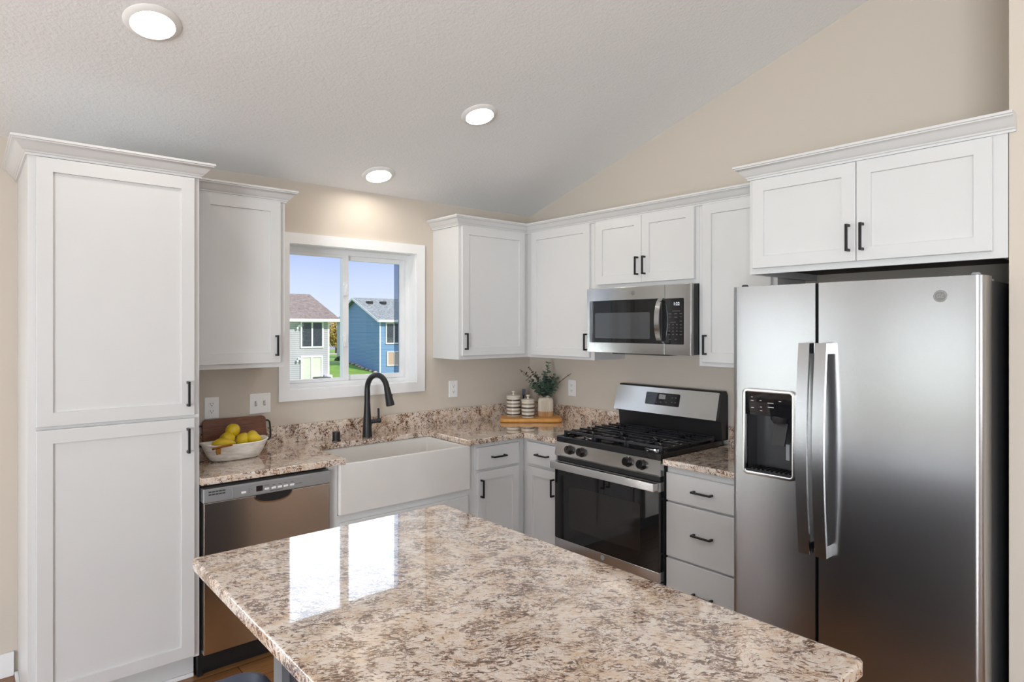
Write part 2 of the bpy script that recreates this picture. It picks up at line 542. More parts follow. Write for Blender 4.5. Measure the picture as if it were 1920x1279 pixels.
# the living side behind the camera: left wall and front wall with big windows, one added for the refrigerator
LW, LW2 = (-343, -128, 14, 90), (-95, -13, 14, 78)
mb = MB()
mb.box(XL - 6, XL, YF, LW[0], -2, 170); mb.box(XL - 6, XL, LW[1], LW2[0], -2, 150); mb.box(XL - 6, XL, LW2[1], 6, -2, 110)
for q in (LW, LW2):
    mb.box(XL - 6, XL, q[0], q[1], -2, q[2]); mb.box(XL - 6, XL, q[0], q[1], q[3], 170 if q is LW else 110)
struct(mb.build('wall_left', WALL, smooth=False))
FW = (-235, -65, 14, 90)
mb = MB()
mb.box(XL, FW[0], YF - 6, YF, -2, 104); mb.box(FW[1], 0, YF - 6, YF, -2, 104)
mb.box(FW[0], FW[1], YF - 6, YF, -2, FW[2]); mb.box(FW[0], FW[1], YF - 6, YF, FW[3], 104)
struct(mb.build('wall_front', WALL, smooth=False))
def big_window(name, T, a0, a1, z0, z1, n):
    """a picture window in the living side: frame, mullions, panes"""
    mb = MB(T)
    mb.box(a0, a1, 1, 4, z0, z0 + 2.5); mb.box(a0, a1, 1, 4, z1 - 2.5, z1)
    for k in range(n + 1):
        c = a0 + 1.5 + (a1 - a0 - 3) * k / n
        mb.box(c - 1.5, c + 1.5, 1.05, 3.95, z0 + 2.5, z1 - 2.5)
    o = struct(mb.build(name, VINYL, smooth=False))
    mb = MB(T)
    mb.box(a0 + 3, a1 - 3, 2.4, 2.6, z0 + 2.5, z1 - 2.5)
    mb.build('pane', GLASS, o, smooth=False)
big_window('window_2', lambda u, d, z: (XL - 5 + d, u, z), LW[0], LW[1], LW[2], LW[3], 4)
big_window('added_window_5', lambda u, d, z: (XL - 5 + d, u, z), LW2[0], LW2[1], LW2[2], LW2[3], 2)  # added unseen window, gives the refrigerator's right door something bright to reflect
big_window('window_3', lambda u, d, z: (u, YF - 5 + d, z), FW[0], FW[1], FW[2], FW[3], 3)
big_window('added_window_4', lambda u, d, z: (u, 5 - d, z), PD[0], PD[1], PD[2], PD[3], 3)  # added unseen patio door, lets fill light reach the refrigerator and drawers
mb = MB(TA); mb.box(PD[1] + .02, -126.0, .02, .58, 0.02, 4.3, .08); struct(mb.build('baseboard_back', TRIM))
mb = MB(); mb.box(XL + .02, XL + .58, YF + .6, -.62, 0.02, 4.3, .08); struct(mb.build('baseboard_left', TRIM))
mb = MB(); mb.box(XL + .6, -.6, YF + .02, YF + .58, 0.02, 4.3, .08); struct(mb.build('baseboard_front', TRIM))

# ---- kitchen window: casing, jamb, slider frame, two sashes, panes, latches
mb = MB(TA)
cw = 2.35
for a in ((WX0 - cw, WX1 + cw, WZ1 - .15, WZ1 + cw), (WX0 - cw, WX1 + cw, WZ0 - cw, WZ0 + .15), (WX0 - cw, WX0 + .15, WZ0 + .15, WZ1 - .15), (WX1 - .15, WX1 + cw, WZ0 + .15, WZ1 - .15)):
    mb.box(a[0], a[1], .02, .72, a[2], a[3])
win = struct(mb.build('window_1', TRIM, smooth=False))
mb = MB()
jt = .3
mb.box(WX0, WX1, -.02, 6, WZ0, WZ0 + jt); mb.box(WX0, WX1, -.02, 6, WZ1 - jt, WZ1)
mb.box(WX0, WX0 + jt, -.02, 6, WZ0 + jt, WZ1 - jt); mb.box(WX1 - jt, WX1, -.02, 6, WZ0 + jt, WZ1 - jt)
mb.build('jamb', TRIM, win, smooth=False)
def frame(mb, x0, x1, z0, z1, wl, wr, wb, wt, y0, y1):
    mb.box(x0, x1, y0, y1, z0, z0 + wb); mb.box(x0, x1, y0, y1, z1 - wt, z1)
    mb.box(x0, x0 + wl, y0, y1, z0 + wb, z1 - wt); mb.box(x1 - wr, x1, y0, y1, z0 + wb, z1 - wt)
    return mb
mb = MB(); frame(mb, WX0 + jt, WX1 - jt, WZ0 + jt, WZ1 - jt, .9, 1.0, 1.0, 1.2, 3.3, 5.6); mb.build('window_frame', VINYL, win, smooth=False)
mb = MB(); frame(mb, -74.62, -58.9, 49.25, 80.85, .5, 1.55, .8, .8, 3.5, 4.3); s1 = mb.build('sash', VINYL, win, smooth=False)
mb = MB(); frame(mb, -60.4, -42.25, 49.25, 80.85, 1.6, 1.2, 1.2, 1.2, 4.4, 5.3); s2 = mb.build('sash', VINYL, win, smooth=False)
mb = MB(); mb.box(-74.1, -60.4, 3.9, 4.0, 50.05, 80.05); mb.build('pane', GLASS, s1, smooth=False)
mb = MB(); mb.box(-58.8, -43.45, 4.8, 4.9, 50.45, 79.65); mb.build('pane', GLASS, s2, smooth=False)
SCREEN = glass('insect_screen', (.55, .60, .66, 1), .2)
mb = MB(); mb.box(-44.9, -43.4, 5.0, 5.05, 50.4, 79.6); mb.build('screen_edge', SCREEN, s2, smooth=False)
for z in (71.9, 59.1):
    mb = MB(); mb.box(-60.3, -59.2, 2.95, 3.5, z - 1.3, z + 1.3, .15); mb.box(-60.0, -59.6, 2.5, 3.1, z - .2, z + 1.6, .1); mb.build('latch', VINYL, win)

# ================================================================== TALL AND WALL CABINETS
G_WALL = 'white wall cabinets'
# pantry
px0, px1 = -125.5, -101.25
pan = thing('pantry_cabinet', 'tall white two-door pantry cabinet left of the dishwasher', 'cabinet', (-113.4, -12, 0))
mb = MB(TA); mb.box(px0, px1, .05, 24.2, 4.6, 89.6); mb.build('body', WHITE, pan, smooth=False)
mb = MB(TA); mb.box(px0 + .1, px1 - .25, .7, 21.5, 0.02, 4.6); mb.build('toe_kick', WHITE, pan, smooth=False)
mb = MB(TA); mb.box(px0 - .45, px0 + .08, .7, 21.9, 0.02, .75, .1); mb.box(px0 + .1, px1 - .3, 21.5, 21.95, .02, .75, .1); mb.build('shoe_molding', TRIM, pan)
door_with_pull(TA, pan, -124.5, -102.15, 47.3, 88.75, 24.25, -103.3, 51.1)
door_with_pull(TA, pan, -124.5, -102.15, 5.1, 46.75, 24.25, -103.3, 43.0)
mb = MB(TA); crown(mb, 88.95, [(px0, .1), (px0, 24.2), (px1, 24.2), (px1, .1)], [(-1, 0), (-1, 1), (1, 1), (1, 0)]); mb.build('crown_molding', WHITE, pan)
# wall cabinet left of the window
c = thing('upper_cabinet', 'white wall cabinet between the pantry cabinet and the window', 'cabinet', (-91, -6, 54.3), G_WALL)
mb = MB(TA); mb.box(-100.95, -81.2, .05, 11.9, 54.3, 88.93); mb.build('body', WHITE, c, smooth=False)
door_with_pull(TA, c, -98.3, -82.3, 55.25, 88.9, 11.95, -83.3, 58.85)
mb = MB(TA); crown(mb, 88.95, [(-98.6, 11.9), (-81.2, 11.9), (-81.2, .1)], [(0, 1), (1, 1), (1, 0)]); mb.build('crown_molding', WHITE, c)
# wall cabinet right of the window
c = thing('upper_cabinet', 'white wall cabinet right of the window with one visible side', 'cabinet', (-24, -6, 54.3), G_WALL)
mb = MB(TA); mb.box(-35.8, -.05, .05, 11.9, 54.3, 88.93); mb.build('body', WHITE, c, smooth=False)
door_with_pull(TA, c, -35.05, -13.3, 55.25, 88.9, 11.95, -34.2, 59.0)
# corner cabinet on the range wall
c = thing('upper_cabinet', 'white wall cabinet in the corner beside the microwave', 'cabinet', (-6, -24, 54.3), G_WALL)
mb = MB(TB); mb.box(12.0, 37.3, .05, 11.9, 54.3, 88.93); mb.build('body', WHITE, c, smooth=False)
door_with_pull(TB, c, 14.4, 36.1, 55.0, 88.9, 11.95, 35.35, 58.9)
# over the microwave
c = thing('upper_cabinet', 'short white two-door wall cabinet above the microwave', 'cabinet', (-6, -52, 72.2), G_WALL)
mb = MB(TB); mb.box(37.34, 67.5, .05, 11.9, 72.2, 88.93); mb.build('body', WHITE, c, smooth=False)
door_with_pull(TB, c, 38.3, 52.42, 73.2, 88.9, 11.95, 51.45, 77.1)
door_with_pull(TB, c, 52.52, 66.65, 73.2, 88.9, 11.95, 53.55, 77.1)
# right of the microwave
c = thing('upper_cabinet', 'white wall cabinet between the microwave and the refrigerator', 'cabinet', (-6, -76, 54.3), G_WALL)
mb = MB(TB); mb.box(67.54, 85.0, .05, 11.9, 54.3, 88.93); mb.build('body', WHITE, c, smooth=False)
door_with_pull(TB, c, 68.7, 84.0, 55.15, 88.9, 11.95, 69.6, 58.9)
# the crown that runs round the corner over four cabinets
mb = MB()
crown(mb, 88.95, [(-35.8, -.1), (-35.8, -11.92), (-11.92, -11.92), (-11.92, -84.45)], [(-1, 0), (-1, -1), (-1, -1), (-1, 0)])
tag(mb.build('crown_molding', WHITE), 'white crown molding running round the corner above the microwave cabinets', 'molding')
# over the refrigerator
c = thing('upper_cabinet', 'deep white two-door cabinet above the refrigerator', 'cabinet', (-13, -105, 72.1), G_WALL)
mb = MB(TB)
mb.box(86.7, 124.05, .05, 25.5, 73.6, 90.2); mb.box(86.7, 124.05, 24.6, 25.5, 72.1, 73.6); mb.box(86.7, 87.4, .05, 24.6, 72.1, 73.6); mb.box(123.3, 124.05, .05, 24.6, 72.1, 73.6)
mb.build('body', WHITE, c, smooth=False)
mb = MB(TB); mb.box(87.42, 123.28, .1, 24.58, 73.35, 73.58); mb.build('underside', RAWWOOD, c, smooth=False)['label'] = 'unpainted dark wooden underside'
door_with_pull(TB, c, 87.5, 104.85, 73.1, 88.75, 25.55, 103.9, 76.8)
door_with_pull(TB, c, 104.97, 122.4, 73.1, 88.75, 25.55, 105.95, 76.8)
mb = MB(TB); crown(mb, 88.95, [(86.7, .1), (86.7, 25.5), (124.95, 25.5)], [(-1, 0), (-1, 1), (0, 1)])
mb.build('crown_molding', WHITE, c)

# ================================================================== BASE CABINETS
FD = 24.0
def base_body(mb, u0, u1, z1=34.7):
    mb.box(u0, u1, .05, FD, 4.5, z1)
    mb.box(u0 + .05, u1 - .05, .1, FD - 3, 0.02, 4.5)
    return mb
c = thing('sink_base_cabinet', 'white base cabinet under the apron sink', 'cabinet', (-58.5, -12, 0))
mb = MB(TA)
mb.box(-76.95, -76.2, .05, FD, 4.5, 34.7); mb.box(-40.7, -40.1, .05, FD, 4.5, 34.7)
mb.box(-76.2, -40.7, .05, FD, 4.5, 24.2); mb.box(-76.2, -40.7, .05, .8, 24.2, 34.7)
mb.box(-76.2, -75.05, FD - .9, FD, 24.2, 34.7); mb.box(-41.35, -40.7, FD - .9, FD, 24.2, 34.7)
mb.box(-76.9, -40.2, .1, FD - 3, .02, 4.5)
mb.build('body', WHITE, c, smooth=False)
door_with_pull(TA, c, -74.6, -58.6, 5.2, 22.7, FD + .05, -59.7, 19)
door_with_pull(TA, c, -58.5, -42.3, 5.2, 22.7, FD + .05, -57.4, 19)
G_BASE = 'white base cabinets'
c = thing('base_cabinet', 'narrow white base cabinet right of the sink with a drawer and a door', 'cabinet', (-32, -12, 0), G_BASE)
mb = MB(TA); base_body(mb, -40.05, -24.05); mb.build('body', WHITE, c, smooth=False)
door_with_pull(TA, c, -39.4, -26.2, 28.4, 33.7, FD + .05, -33.2, 31.1, rail=0, vertical=False, name='drawer')
door_with_pull(TA, c, -39.4, -26.2, 5.2, 27.8, FD + .05, -38.5, 23.9)
c = thing('base_cabinet', 'white corner base cabinet just left of the range', 'cabinet', (-12, -30, 0), G_BASE)
mb = MB(TB); base_body(mb, 24.05, 37.35); mb.build('body', WHITE, c, smooth=False)
door_with_pull(TB, c, 26.0, 36.6, 28.4, 33.9, FD + .05, 32.0, 31.1, rail=0, vertical=False, name='drawer')
door_with_pull(TB, c, 26.0, 36.6, 5.2, 27.7, FD + .05, 35.8, 23.9)
c = thing('drawer_base_cabinet', 'white three-drawer base cabinet between the range and the refrigerator', 'cabinet', (-12, -76, 0), G_BASE)
mb = MB(TB); base_body(mb, 68.0, 86.4); mb.build('body', WHITE, c, smooth=False)
for z0, z1, hz in ((27.75, 33.3, 30.6), (16.5, 27.3, 22.2), (5.2, 16.05, 10.6)):
    door_with_pull(TB, c, 68.2, 85.6, z0, z1, FD + .1, 76.7, hz, rail=0, vertical=False, name='drawer')

# ================================================================== COUNTERTOPS
CT, TH, CDP = 36.0, 1.25, 25.5
mb = MB()
poly = [(-101.2, -.05), (-.05, -.05), (-.05, -37.4), (-CDP, -37.4), (-CDP, -CDP), (-42.5, -CDP), (-42.5, -8.0), (-73.9, -8.0), (-73.9, -CDP), (-101.2, -CDP)]
def slab(mb, poly, z0, z1, b=.16):
    n = len(poly)
    def inset(k):
        out = []
        for i in range(n):
            p0, p, p1 = Vector(poly[i - 1]), Vector(poly[i]), Vector(poly[(i + 1) % n])
            a, c2 = (p - p0).normalized(), (p1 - p).normalized()
            na, nb = Vector((a.y, -a.x)), Vector((c2.y, -c2.x))
            out.append(p + (na + nb) * k)
        return out
    area = sum(poly[i - 1][0] * poly[i][1] - poly[i][0] * poly[i - 1][1] for i in range(n))
    k = b if area < 0 else -b
    P, Q, R = inset(0), inset(k * .3), inset(k)
    return mb.rings([[(p.x, p.y, z0) for p in Q], [(p.x, p.y, z0 + b * .3) for p in P], [(p.x, p.y, z1 - b) for p in P], [(p.x, p.y, z1 - b * .3) for p in Q], [(p.x, p.y, z1) for p in R]])
slab(mb, poly, CT - TH, CT)
ct = tag(mb.build('countertop', GRAN, angle=50), 'speckled brown granite countertop wrapping the corner around the sink', 'countertop')
mb = MB(); mb.box(-101.2, -.06, -.82, -.06, CT - .1, CT + 4.1, .06); mb.box(-.82, -.06, -37.4, -.84, CT - .1, CT + 4.1, .06); mb.build('backsplash', GRAN, ct)
mb = MB(); slab(mb, [(-.05, -67.85), (-.05, -86.5), (-CDP, -86.5), (-CDP, -67.85)], CT - TH, CT)
ct2 = tag(mb.build('countertop', GRAN, angle=50), 'short granite countertop between the range and the refrigerator', 'countertop')
mb = MB(); mb.box(-.82, -.06, -86.5, -67.9, CT - .1, CT + 4.1, .06); mb.build('backsplash', GRAN, ct2)

# ================================================================== SINK AND FAUCET
mb = MB()
sx0, sx1, sy0, sy1, sz0, sz1 = -74.95, -41.45, -24.75, -6.6, 24.35, 34.7
def zr(x0, x1, y0, y1, z, r, seg=5):
    return [(a, b, z) for a, b in rrect(x0, x1, y0, y1, r, seg)]
mb.rings([zr(sx0, sx1, sy0, sy1, sz0, .5), zr(sx0, sx1, sy0, sy1, sz1 - .4, .5), zr(sx0 + .1, sx1 - .1, sy0 + .1, sy1 - .1, sz1 - .1, .45), zr(sx0 + .4, sx1 - .4, sy0 + .4, sy1 - .4, sz1, .4),
          zr(sx0 + .95, sx1 - .95, sy0 + .95, sy1 - .95, sz1 - .08, .5), zr(sx0 + 1.15, sx1 - 1.15, sy0 + 1.15, sy1 - 1.15, sz1 - .4, .6),
          zr(sx0 + 1.3, sx1 - 1.3, sy0 + 1.3, sy1 - 1.3, sz0 + 1.6, .9), zr(sx0 + 2.2, sx1 - 2.2, sy0 + 2.2, sy1 - 2.2, sz0 + 1.0, .8)])
sk = tag(mb.build('farmhouse_sink', PORC, angle=40), 'white apron-front farmhouse sink set into the granite', 'sink')
mb = MB(); mb.lathe([(1.6, 0), (1.6, .12), (1.2, .1), (1.1, .02)], (-58, -13, sz0 + 1.02)); mb.build('drain', CHROME, sk)
FX, FY = -58.2, -5.0
fc = thing('kitchen_faucet', 'matte black gooseneck pull-down faucet behind the sink', 'faucet', (FX, FY, CT + .02))
mb = MB(); mb.lathe([(1.22, .02), (1.22, .25), (1.14, .5), (1.02, 3.2), (.86, 5.6), (.72, 8.1), (.70, 8.4)], (FX, FY, CT), seg=28); mb.build('body', BLACK, fc)
# spout arcs forward and a little to the right
dxy = Vector((.20, -.98)).normalized()
arc = []
RR = 3.6
zc = 47.6
for k in range(0, 19):
    a = math.radians(180 - 168 * k / 18)
    h = RR + RR * math.cos(a)
    arc.append((FX + dxy.x * h, FY + dxy.y * h, zc + RR * 1.0 * math.sin(a)))
pts = [(FX, FY, CT + 8.2), (FX, FY, CT + 9.8), (FX, FY, CT + 10.9)] + arc
mb = MB(); mb.tube(pts, [.70] * 3 + [.66] * len(arc), 18); mb.build('spout', BLACK, fc)
e0, e1 = Vector(arc[-2]), Vector(arc[-1])
dr = (e1 - e0).normalized()
dr = (dr + Vector((dxy.x * .10, dxy.y * .10, -.3))).normalized()
mb = MB(); mb.lathe([(.66, -.1), (.70, .1), (.78, 1.2), (.98, 3.9), (1.0, 4.3), (.85, 4.4)], tuple(e1), tuple(dr), 22); sh = mb.build('spray_head', BLACK, fc)
mb = MB(); q = e1 + dr * 2.2 + Vector((.3, -.72, .1)); mb.box(q.x - .28, q.x + .28, q.y - .16, q.y + .1, q.z - .55, q.z + .55, .1); mb.build('spray_button', DARKP, sh)
hd = Vector((.93, -.36, .12)).normalized()
mb = MB(); mb.lathe([(.52, .5), (.52, 2.5), (.62, 2.55), (.66, 3.1), (.5, 3.35)], (FX, FY, CT + 3.5), tuple(hd), 20)
q = Vector((FX, FY, CT + 3.5)) + hd * 2.75
mb.tube([tuple(q), tuple(q + Vector((-.05, -.1, 1.2))), tuple(q + Vector((-.15, -.2, 3.0)))], [.26, .24, .26], 12); mb.build('lever', BLACK, fc)
mb = MB(); mb.lathe([(1.05, .02), (1.05, .18), (.88, .22), (.88, 1.95), (.8, 2.1)], (-66.4, -5.3, CT), seg=24)
tag(mb.build('air_gap_cap', BLACK), 'small matte black cylinder on the counter left of the faucet', 'air gap')

# ================================================================== DISHWASHER
dw = thing('dishwasher', 'stainless steel dishwasher under the counter beside the pantry cabinet', 'dishwasher', (-89, -13, 0))
mb = MB(TA); mb.box(-101.1, -77.05, 2, 22.9, 1.2, 34.3); mb.build('tub', BLACK, dw, smooth=False)
mb = MB(TA); mb.box(-101.0, -77.1, 21.2, 22.0, .04, 4.3); mb.box(-101.15, -100.3, 21.2, 22.8, .04, 4.35); mb.build('toe_kick', BLACK, dw, smooth=False)
mb = MB(TA); mb.box(-100.75, -77.15, 22.95, 25.2, 4.6, 31.45, .12, 3); dd = mb.build('door', DWSTEEL, dw)
mb = MB(TA); mb.box(-100.85, -77.1, 22.95, 25.35, 31.5, 34.0, .14, 3); cp = mb.build('control_panel', SILVERP, dw)
mb = MB(TA)
for k in range(2):
    for j in range(5): mb.box(-100.0 + j * .58, -100.0 + j * .58 + .5, 25.3, 25.375, 32.8 + k * .48, 33.05 + k * .48)
mb.build('vent', SLOT, cp, smooth=False)
mb = MB(TA); plate(mb, -96.0, -81.4, 31.75, 33.75, 25.3, 25.42, .1, .03); fp = mb.build('fascia', SILVERP, cp)
mb = MB(TA); plate(mb, -91.75, -90.55, 32.2, 33.2, 25.4, 25.46, .06, .02); mb.build('display', BGLASS, cp)
for u in (-94.0, -89.8, -88.5, -87.35, -86.2, -85.0):
    mb = MB(TA); plate(mb, u - .42, u + .42, 32.25, 32.62, 25.4, 25.5, .06, .03); mb.build('button', PLATE, cp)
mb = MB(TA)
for u, z, wd in ((-93.0, 32.9, .2), (-93.0, 32.6, .2), (-93.0, 32.3, .2), (-92.6, 32.75, .25), (-89.8, 33.1, 1.0), (-88.5, 33.0, .5), (-87.35, 33.0, .7), (-86.2, 33.0, .6), (-85.0, 33.05, .5), (-84.1, 32.5, .3), (-83.4, 32.5, .7), (-88.0, 31.95, 2.4)):
    mb = MB(TA); mb.box(u - wd / 2, u + wd / 2, 25.4, 25.43, z - .045, z + .045); mb.build('panel_marking', GMARK, cp, smooth=False)
# scooped pocket handle
def halfoval(cu, cz, a, b, n=18):
    return [(cu - a * math.cos(math.pi * k / n), cz - b * math.sin(math.pi * k / n) ** .8) for k in range(n + 1)]
mb = MB(TA)
P = halfoval(-88.5, 31.45, 3.6, 1.75); Q = halfoval(-88.5, 31.45, 3.35, 1.45); R = halfoval(-88.5, 31.45, 2.6, .9)
mb.rings([[(a, 25.1, b) for a, b in P], [(a, 25.34, b) for a, b in P], [(a, 25.42, b) for a, b in Q], [(a, 25.26, b) for a, b in Q]], False, False, False)
mb.build('pocket_rim', CHROME, dd)
mb = MB(TA); mb.rings([[(a, 25.1, b) for a, b in Q], [(a, 25.3, b) for a, b in Q]]); mb.build('pocket_handle', BLACK, dd)

# ================================================================== GAS RANGE
rg = thing('gas_range', 'stainless and black gas range with continuous iron grates under the microwave', 'range', (-13, -52.6, 0))
r0, r1 = 37.62, 67.52
mb = MB(TB); mb.box(r0, r1, .4, 24.6, .6, 35.4); mb.build('body', SIDEP, rg, smooth=False)
mb = MB(TB)   # cooktop with raised rim, dished inside
mb.rings([rect(0, 0, 0, 0, 0)] if False else [[(r0 + a, d0, z), (r1 - a, d0, z), (r1 - a, d1, z), (r0 + a, d1, z)] for a, d0, d1, z in
          ((0, 2.5, 25.6, 35.4), (0, 2.5, 25.7, 36.7), (.15, 2.6, 25.55, 36.95), (.6, 3.2, 25.0, 36.95), (1.0, 3.8, 24.5, 36.35))])
mb.build('cooktop', ENAMEL, rg)
mb = MB(TB)   # slanted control panel
mb.prism([(r0, 24.6, 32.35), (r0, 26.1, 32.35), (r0, 26.35, 32.7), (r0, 25.75, 35.55), (r0, 24.6, 35.55)], (r1 - r0, 0, 0)); mb.build('control_panel', STEEL, rg)
nrm = Vector((0, .978, .205))
for u in (42.3, 46.05, 59.4, 63.1):
    o = (u, 26.04, 34.15)
    mb = MB(TB); mb.lathe([(1.1, -.02), (1.1, .12), (.95, .2), (.92, 1.0), (.82, 1.12)], o, tuple(nrm), 26)
    k = mb.build('knob', ENAMEL, rg)
    mb = MB(TB); mb.tube([(u - .05, 26.9, 33.5), (u + .05, 27.15, 35.05)], .17, 8); mb.build('grip', ENAMEL, k)
mb = MB(TB); mb.box(r0 + .2, r1 - .2, 24.6, 25.6, 31.2, 32.35); mb.build('vent_gap', BLACK, rg, smooth=False)
# oven door: glass, frame trims, handle
mb = MB(TB); mb.box(r0, r1, 24.65, 26.3, 13.0, 29.3, .1); dr_ = mb.build('oven_door', BGLASS, rg)
mb = MB(TB); plate(mb, 42.2, 62.8, 16.0, 26.0, 26.28, 26.34, .5, .02); mb.build('oven_window', plain('smoked_oven_glass', (.022, .020, .018, 1), .05), dr_)
mb = MB(TB)
mb.rings([[(r0, d, z) for d, z in ((24.65, 29.3), (26.35, 29.3), (26.5, 29.6), (26.4, 31.0), (26.2, 31.15), (24.65, 31.15))], [(r1, d, z) for d, z in ((24.65, 29.3), (26.35, 29.3), (26.5, 29.6), (26.4, 31.0), (26.2, 31.15), (24.65, 31.15))]])
tr = mb.build('top_trim', STEEL, dr_)
mb = MB(TB)
mb.box(r0 + .1, r1 - .1, 27.55, 28.05, 29.55, 31.25, .12, 3)
mb.box(r0 + .1, r0 + .9, 26.3, 27.7, 29.7, 31.15, .08); mb.box(r1 - .9, r1 - .1, 26.3, 27.7, 29.7, 31.15, .08)
mb.box(r0 + .9, r1 - .9, 26.3, 27.6, 30.75, 31.1, .03)
mb.build('handle', STEEL, dr_)
mb = MB(TB)
for a, b in ((42.5, 45.6), (46.5, 52.4), (53.8, 59.6), (60.6, 63.4)): mb.box(a, b, 26.55, 27.1, 31.05, 31.12)
mb.build('vent_slots', SLOT, dr_, smooth=False)
mb = MB(TB); mb.box(r0, r1, 24.65, 26.3, 10.9, 12.95, .08); mb.build('bottom_trim', STEEL, dr_)
mb = MB(TB); mb.box(r0, r1, 24.65, 26.2, 2.2, 10.7, .1); mb.build('storage_drawer', STEEL, rg)
mb = MB(TB); mb.lathe([(.55, 0), (.55, .05), (.45, .08)], (52.5, 26.3, 12.0), (0, 1, 0), 20); mb.build('badge', GREYP, dr_)
# backguard
bgs = [(3.3, 41.2), (4.35, 41.4), (4.45, 41.9), (2.95, 47.75), (2.7, 48.1), (1.2, 48.1), (.45, 47.0), (.45, 37.0), (2.9, 37.0)]
mb = MB(TB); mb.rings([[(r0 + .35, d, z) for d, z in bgs], [(r1 + .05, d, z) for d, z in bgs]]); bg = mb.build('backguard', BLACK, rg)
mb = MB(TB)
mb.rings([[(u, 4.40 - (z - 41.55) * .2545 + dd_, z) for u, z in ((r0 - .3, 41.6), (r1 - .55, 41.6), (r1 - .55, 47.75), (r0 - .3, 47.75))] for dd_ in (0, .14)])
mb.build('steel_face', STEEL, bg, smooth=False)
face = lambda z: 4.40 - (z - 41.55) * .2545
def tilt_plate(mb, u0, u1, z0, z1, off, th, r=.3):
    P = rrect(u0, u1, z0, z1, r)
    return mb.rings([[(a, face(b) + off, b) for a, b in P], [(a, face(b) + off + th, b) for a, b in P]])
mb = MB(TB); tilt_plate(mb, 46.9, 56.8, 43.65, 46.6, .13, .05); dsp = mb.build('display', BGLASS, bg)
mb = MB(TB); tilt_plate(mb, 50.8, 52.7, 45.2, 46.25, .18, .02, .08); mb.build('clock_window', GREYP, dsp)
mb = MB(TB)
for u, z in ((47.8, 44.6), (48.9, 44.6), (47.8, 45.7), (48.9, 45.7), (50.2, 44.2), (53.1, 44.5), (54.7, 45.7), (55.7, 45.7), (54.7, 44.6), (55.7, 44.6), (51.5, 44.4)):
    mb = MB(TB); tilt_plate(mb, u - .2, u + .2, z - .12, z + .12, .18, .02, .05); mb.build('key_marking', DIMKEY, dsp, smooth=False)
# burners
for u, d, rr in ((43.6, 9.0, 1.35), (43.6, 19.3, 1.7), (52.6, 14.0, 1.5), (61.5, 9.0, 1.2), (61.5, 19.3, 1.9)):
    mb = MB(TB); mb.lathe([(rr + .55, 0), (rr + .5, .3), (rr + .1, .42)], (u, d, 36.36), seg=28); b = mb.build('burner', CHROME, rg)
    mb = MB(TB); mb.lathe([(rr, 0), (rr + .05, .22), (rr - .15, .34)], (u, d, 36.79), seg=28); mb.build('burner_cap', ENAMEL, b)
# three grates: eight bars each, running along the front, with diagonals over the burners
for k in range(3):
    g0, g1 = r0 + .95 + k * 9.42, r0 + .95 + k * 9.42 + 9.3
    mb = MB(TB)
    for j in range(8):
        d = 4.9 + j * 2.72
        if j in (0, 7):
            mb.box(g0, g1, d - .22, d + .22, 37.55, 38.1, .08)
        elif j in (1, 2, 5, 6):
            mb.box(g0 - .1, g0 + 3.9, d - .17, d + .17, 37.65, 38.15, .07); mb.box(g1 - 3.9, g1 + .1, d - .17, d + .17, 37.65, 38.15, .07)
        else:
            mb.box(g0 - .1, g1 + .1, d - .17, d + .17, 37.65, 38.15, .07)
    for u in (g0 + .2, g1 - .2): mb.box(u - .2, u + .2, 4.9, 23.9, 37.3, 37.85, .06)
    for du, ddv in ((0, 8.9), (0, 19.5)):
        cu = (g0 + g1) / 2
        for sx, sy in ((1, 1), (1, -1), (-1, 1), (-1, -1)):
            mb.tube([(cu + sx * 1.1, ddv + sy * 1.1, 37.95), (cu + sx * 3.3, ddv + sy * 3.2, 37.95)], .2, 4, flat=(1, .9))
        mb.box(cu - .16, cu + .16, ddv + 1.2, ddv + 3.9, 37.65, 38.12); mb.box(cu - .16, cu + .16, ddv - 3.9, ddv - 1.2, 37.65, 38.12)
    for u in (g0 + .3, g1 - .3):
        for d in (5.0, 14.4, 23.8): mb.box(u - .3, u + .3, d - .3, d + .3, 36.4, 37.6)
    mb.build('grate', IRON, rg)

# ================================================================== MICROWAVE
mw = thing('microwave', 'stainless over-the-range microwave with black glass door', 'microwave', (-7.5, -52.4, 56.4))
m0, m1, mz0, mz1, md = 37.6, 67.45, 56.55, 72.1, 15.05
mb = MB(TB); mb.box(m0 + .1, m1 - .05, .1, md - 1.3, mz0 + .1, mz1 - .05); mb.build('body', BLACK, mw, smooth=False)
mb = MB(TB); mb.box(m0 + 6, m1 - 8, 2, 12.5, mz0 - .35, mz0 + .15); mb.build('vent_grille', DARKP, mw, smooth=False)
mb = MB(TB); mb.box(m0, 60.72, md - 1.28, md, mz0, mz1, .1); mwd = mb.build('door', STEELV, mw)
mb = MB(TB); mb.box(60.78, m1, md - 1.28, md, mz0, mz1, .1); mcp = mb.build('control_side', STEELV, mw)
mb = MB(TB); plate(mb, 38.5, 60.71, 58.95, 69.1, md - .05, md + .05, .25, .03); mwg = mb.build('door_glass', BGLASS, mwd)
mb = MB(TB); plate(mb, 40.3, 56.8, 60.0, 66.1, md + .04, md + .07, .3, .01); mb.build('viewing_screen', plain('perforated_screen', (.055, .06, .065, 1), .06, **{'Coat Weight': 1.0}), mwd)
mb = MB(TB); plate(mb, 60.79, 65.75, 58.9, 69.0, md - .05, md + .05, .25, .03); mkp = mb.build('keypad', BGLASS, mcp)
KEYS = []
for r in range(4):
    for q in range(3): KEYS.append((62.0 + q * 1.0, 61.08 + r * .72, .24, .16))
for z in (61.05, 61.75, 62.5, 63.2, 64.0, 64.9): KEYS.append((65.0, z, .5, .09))
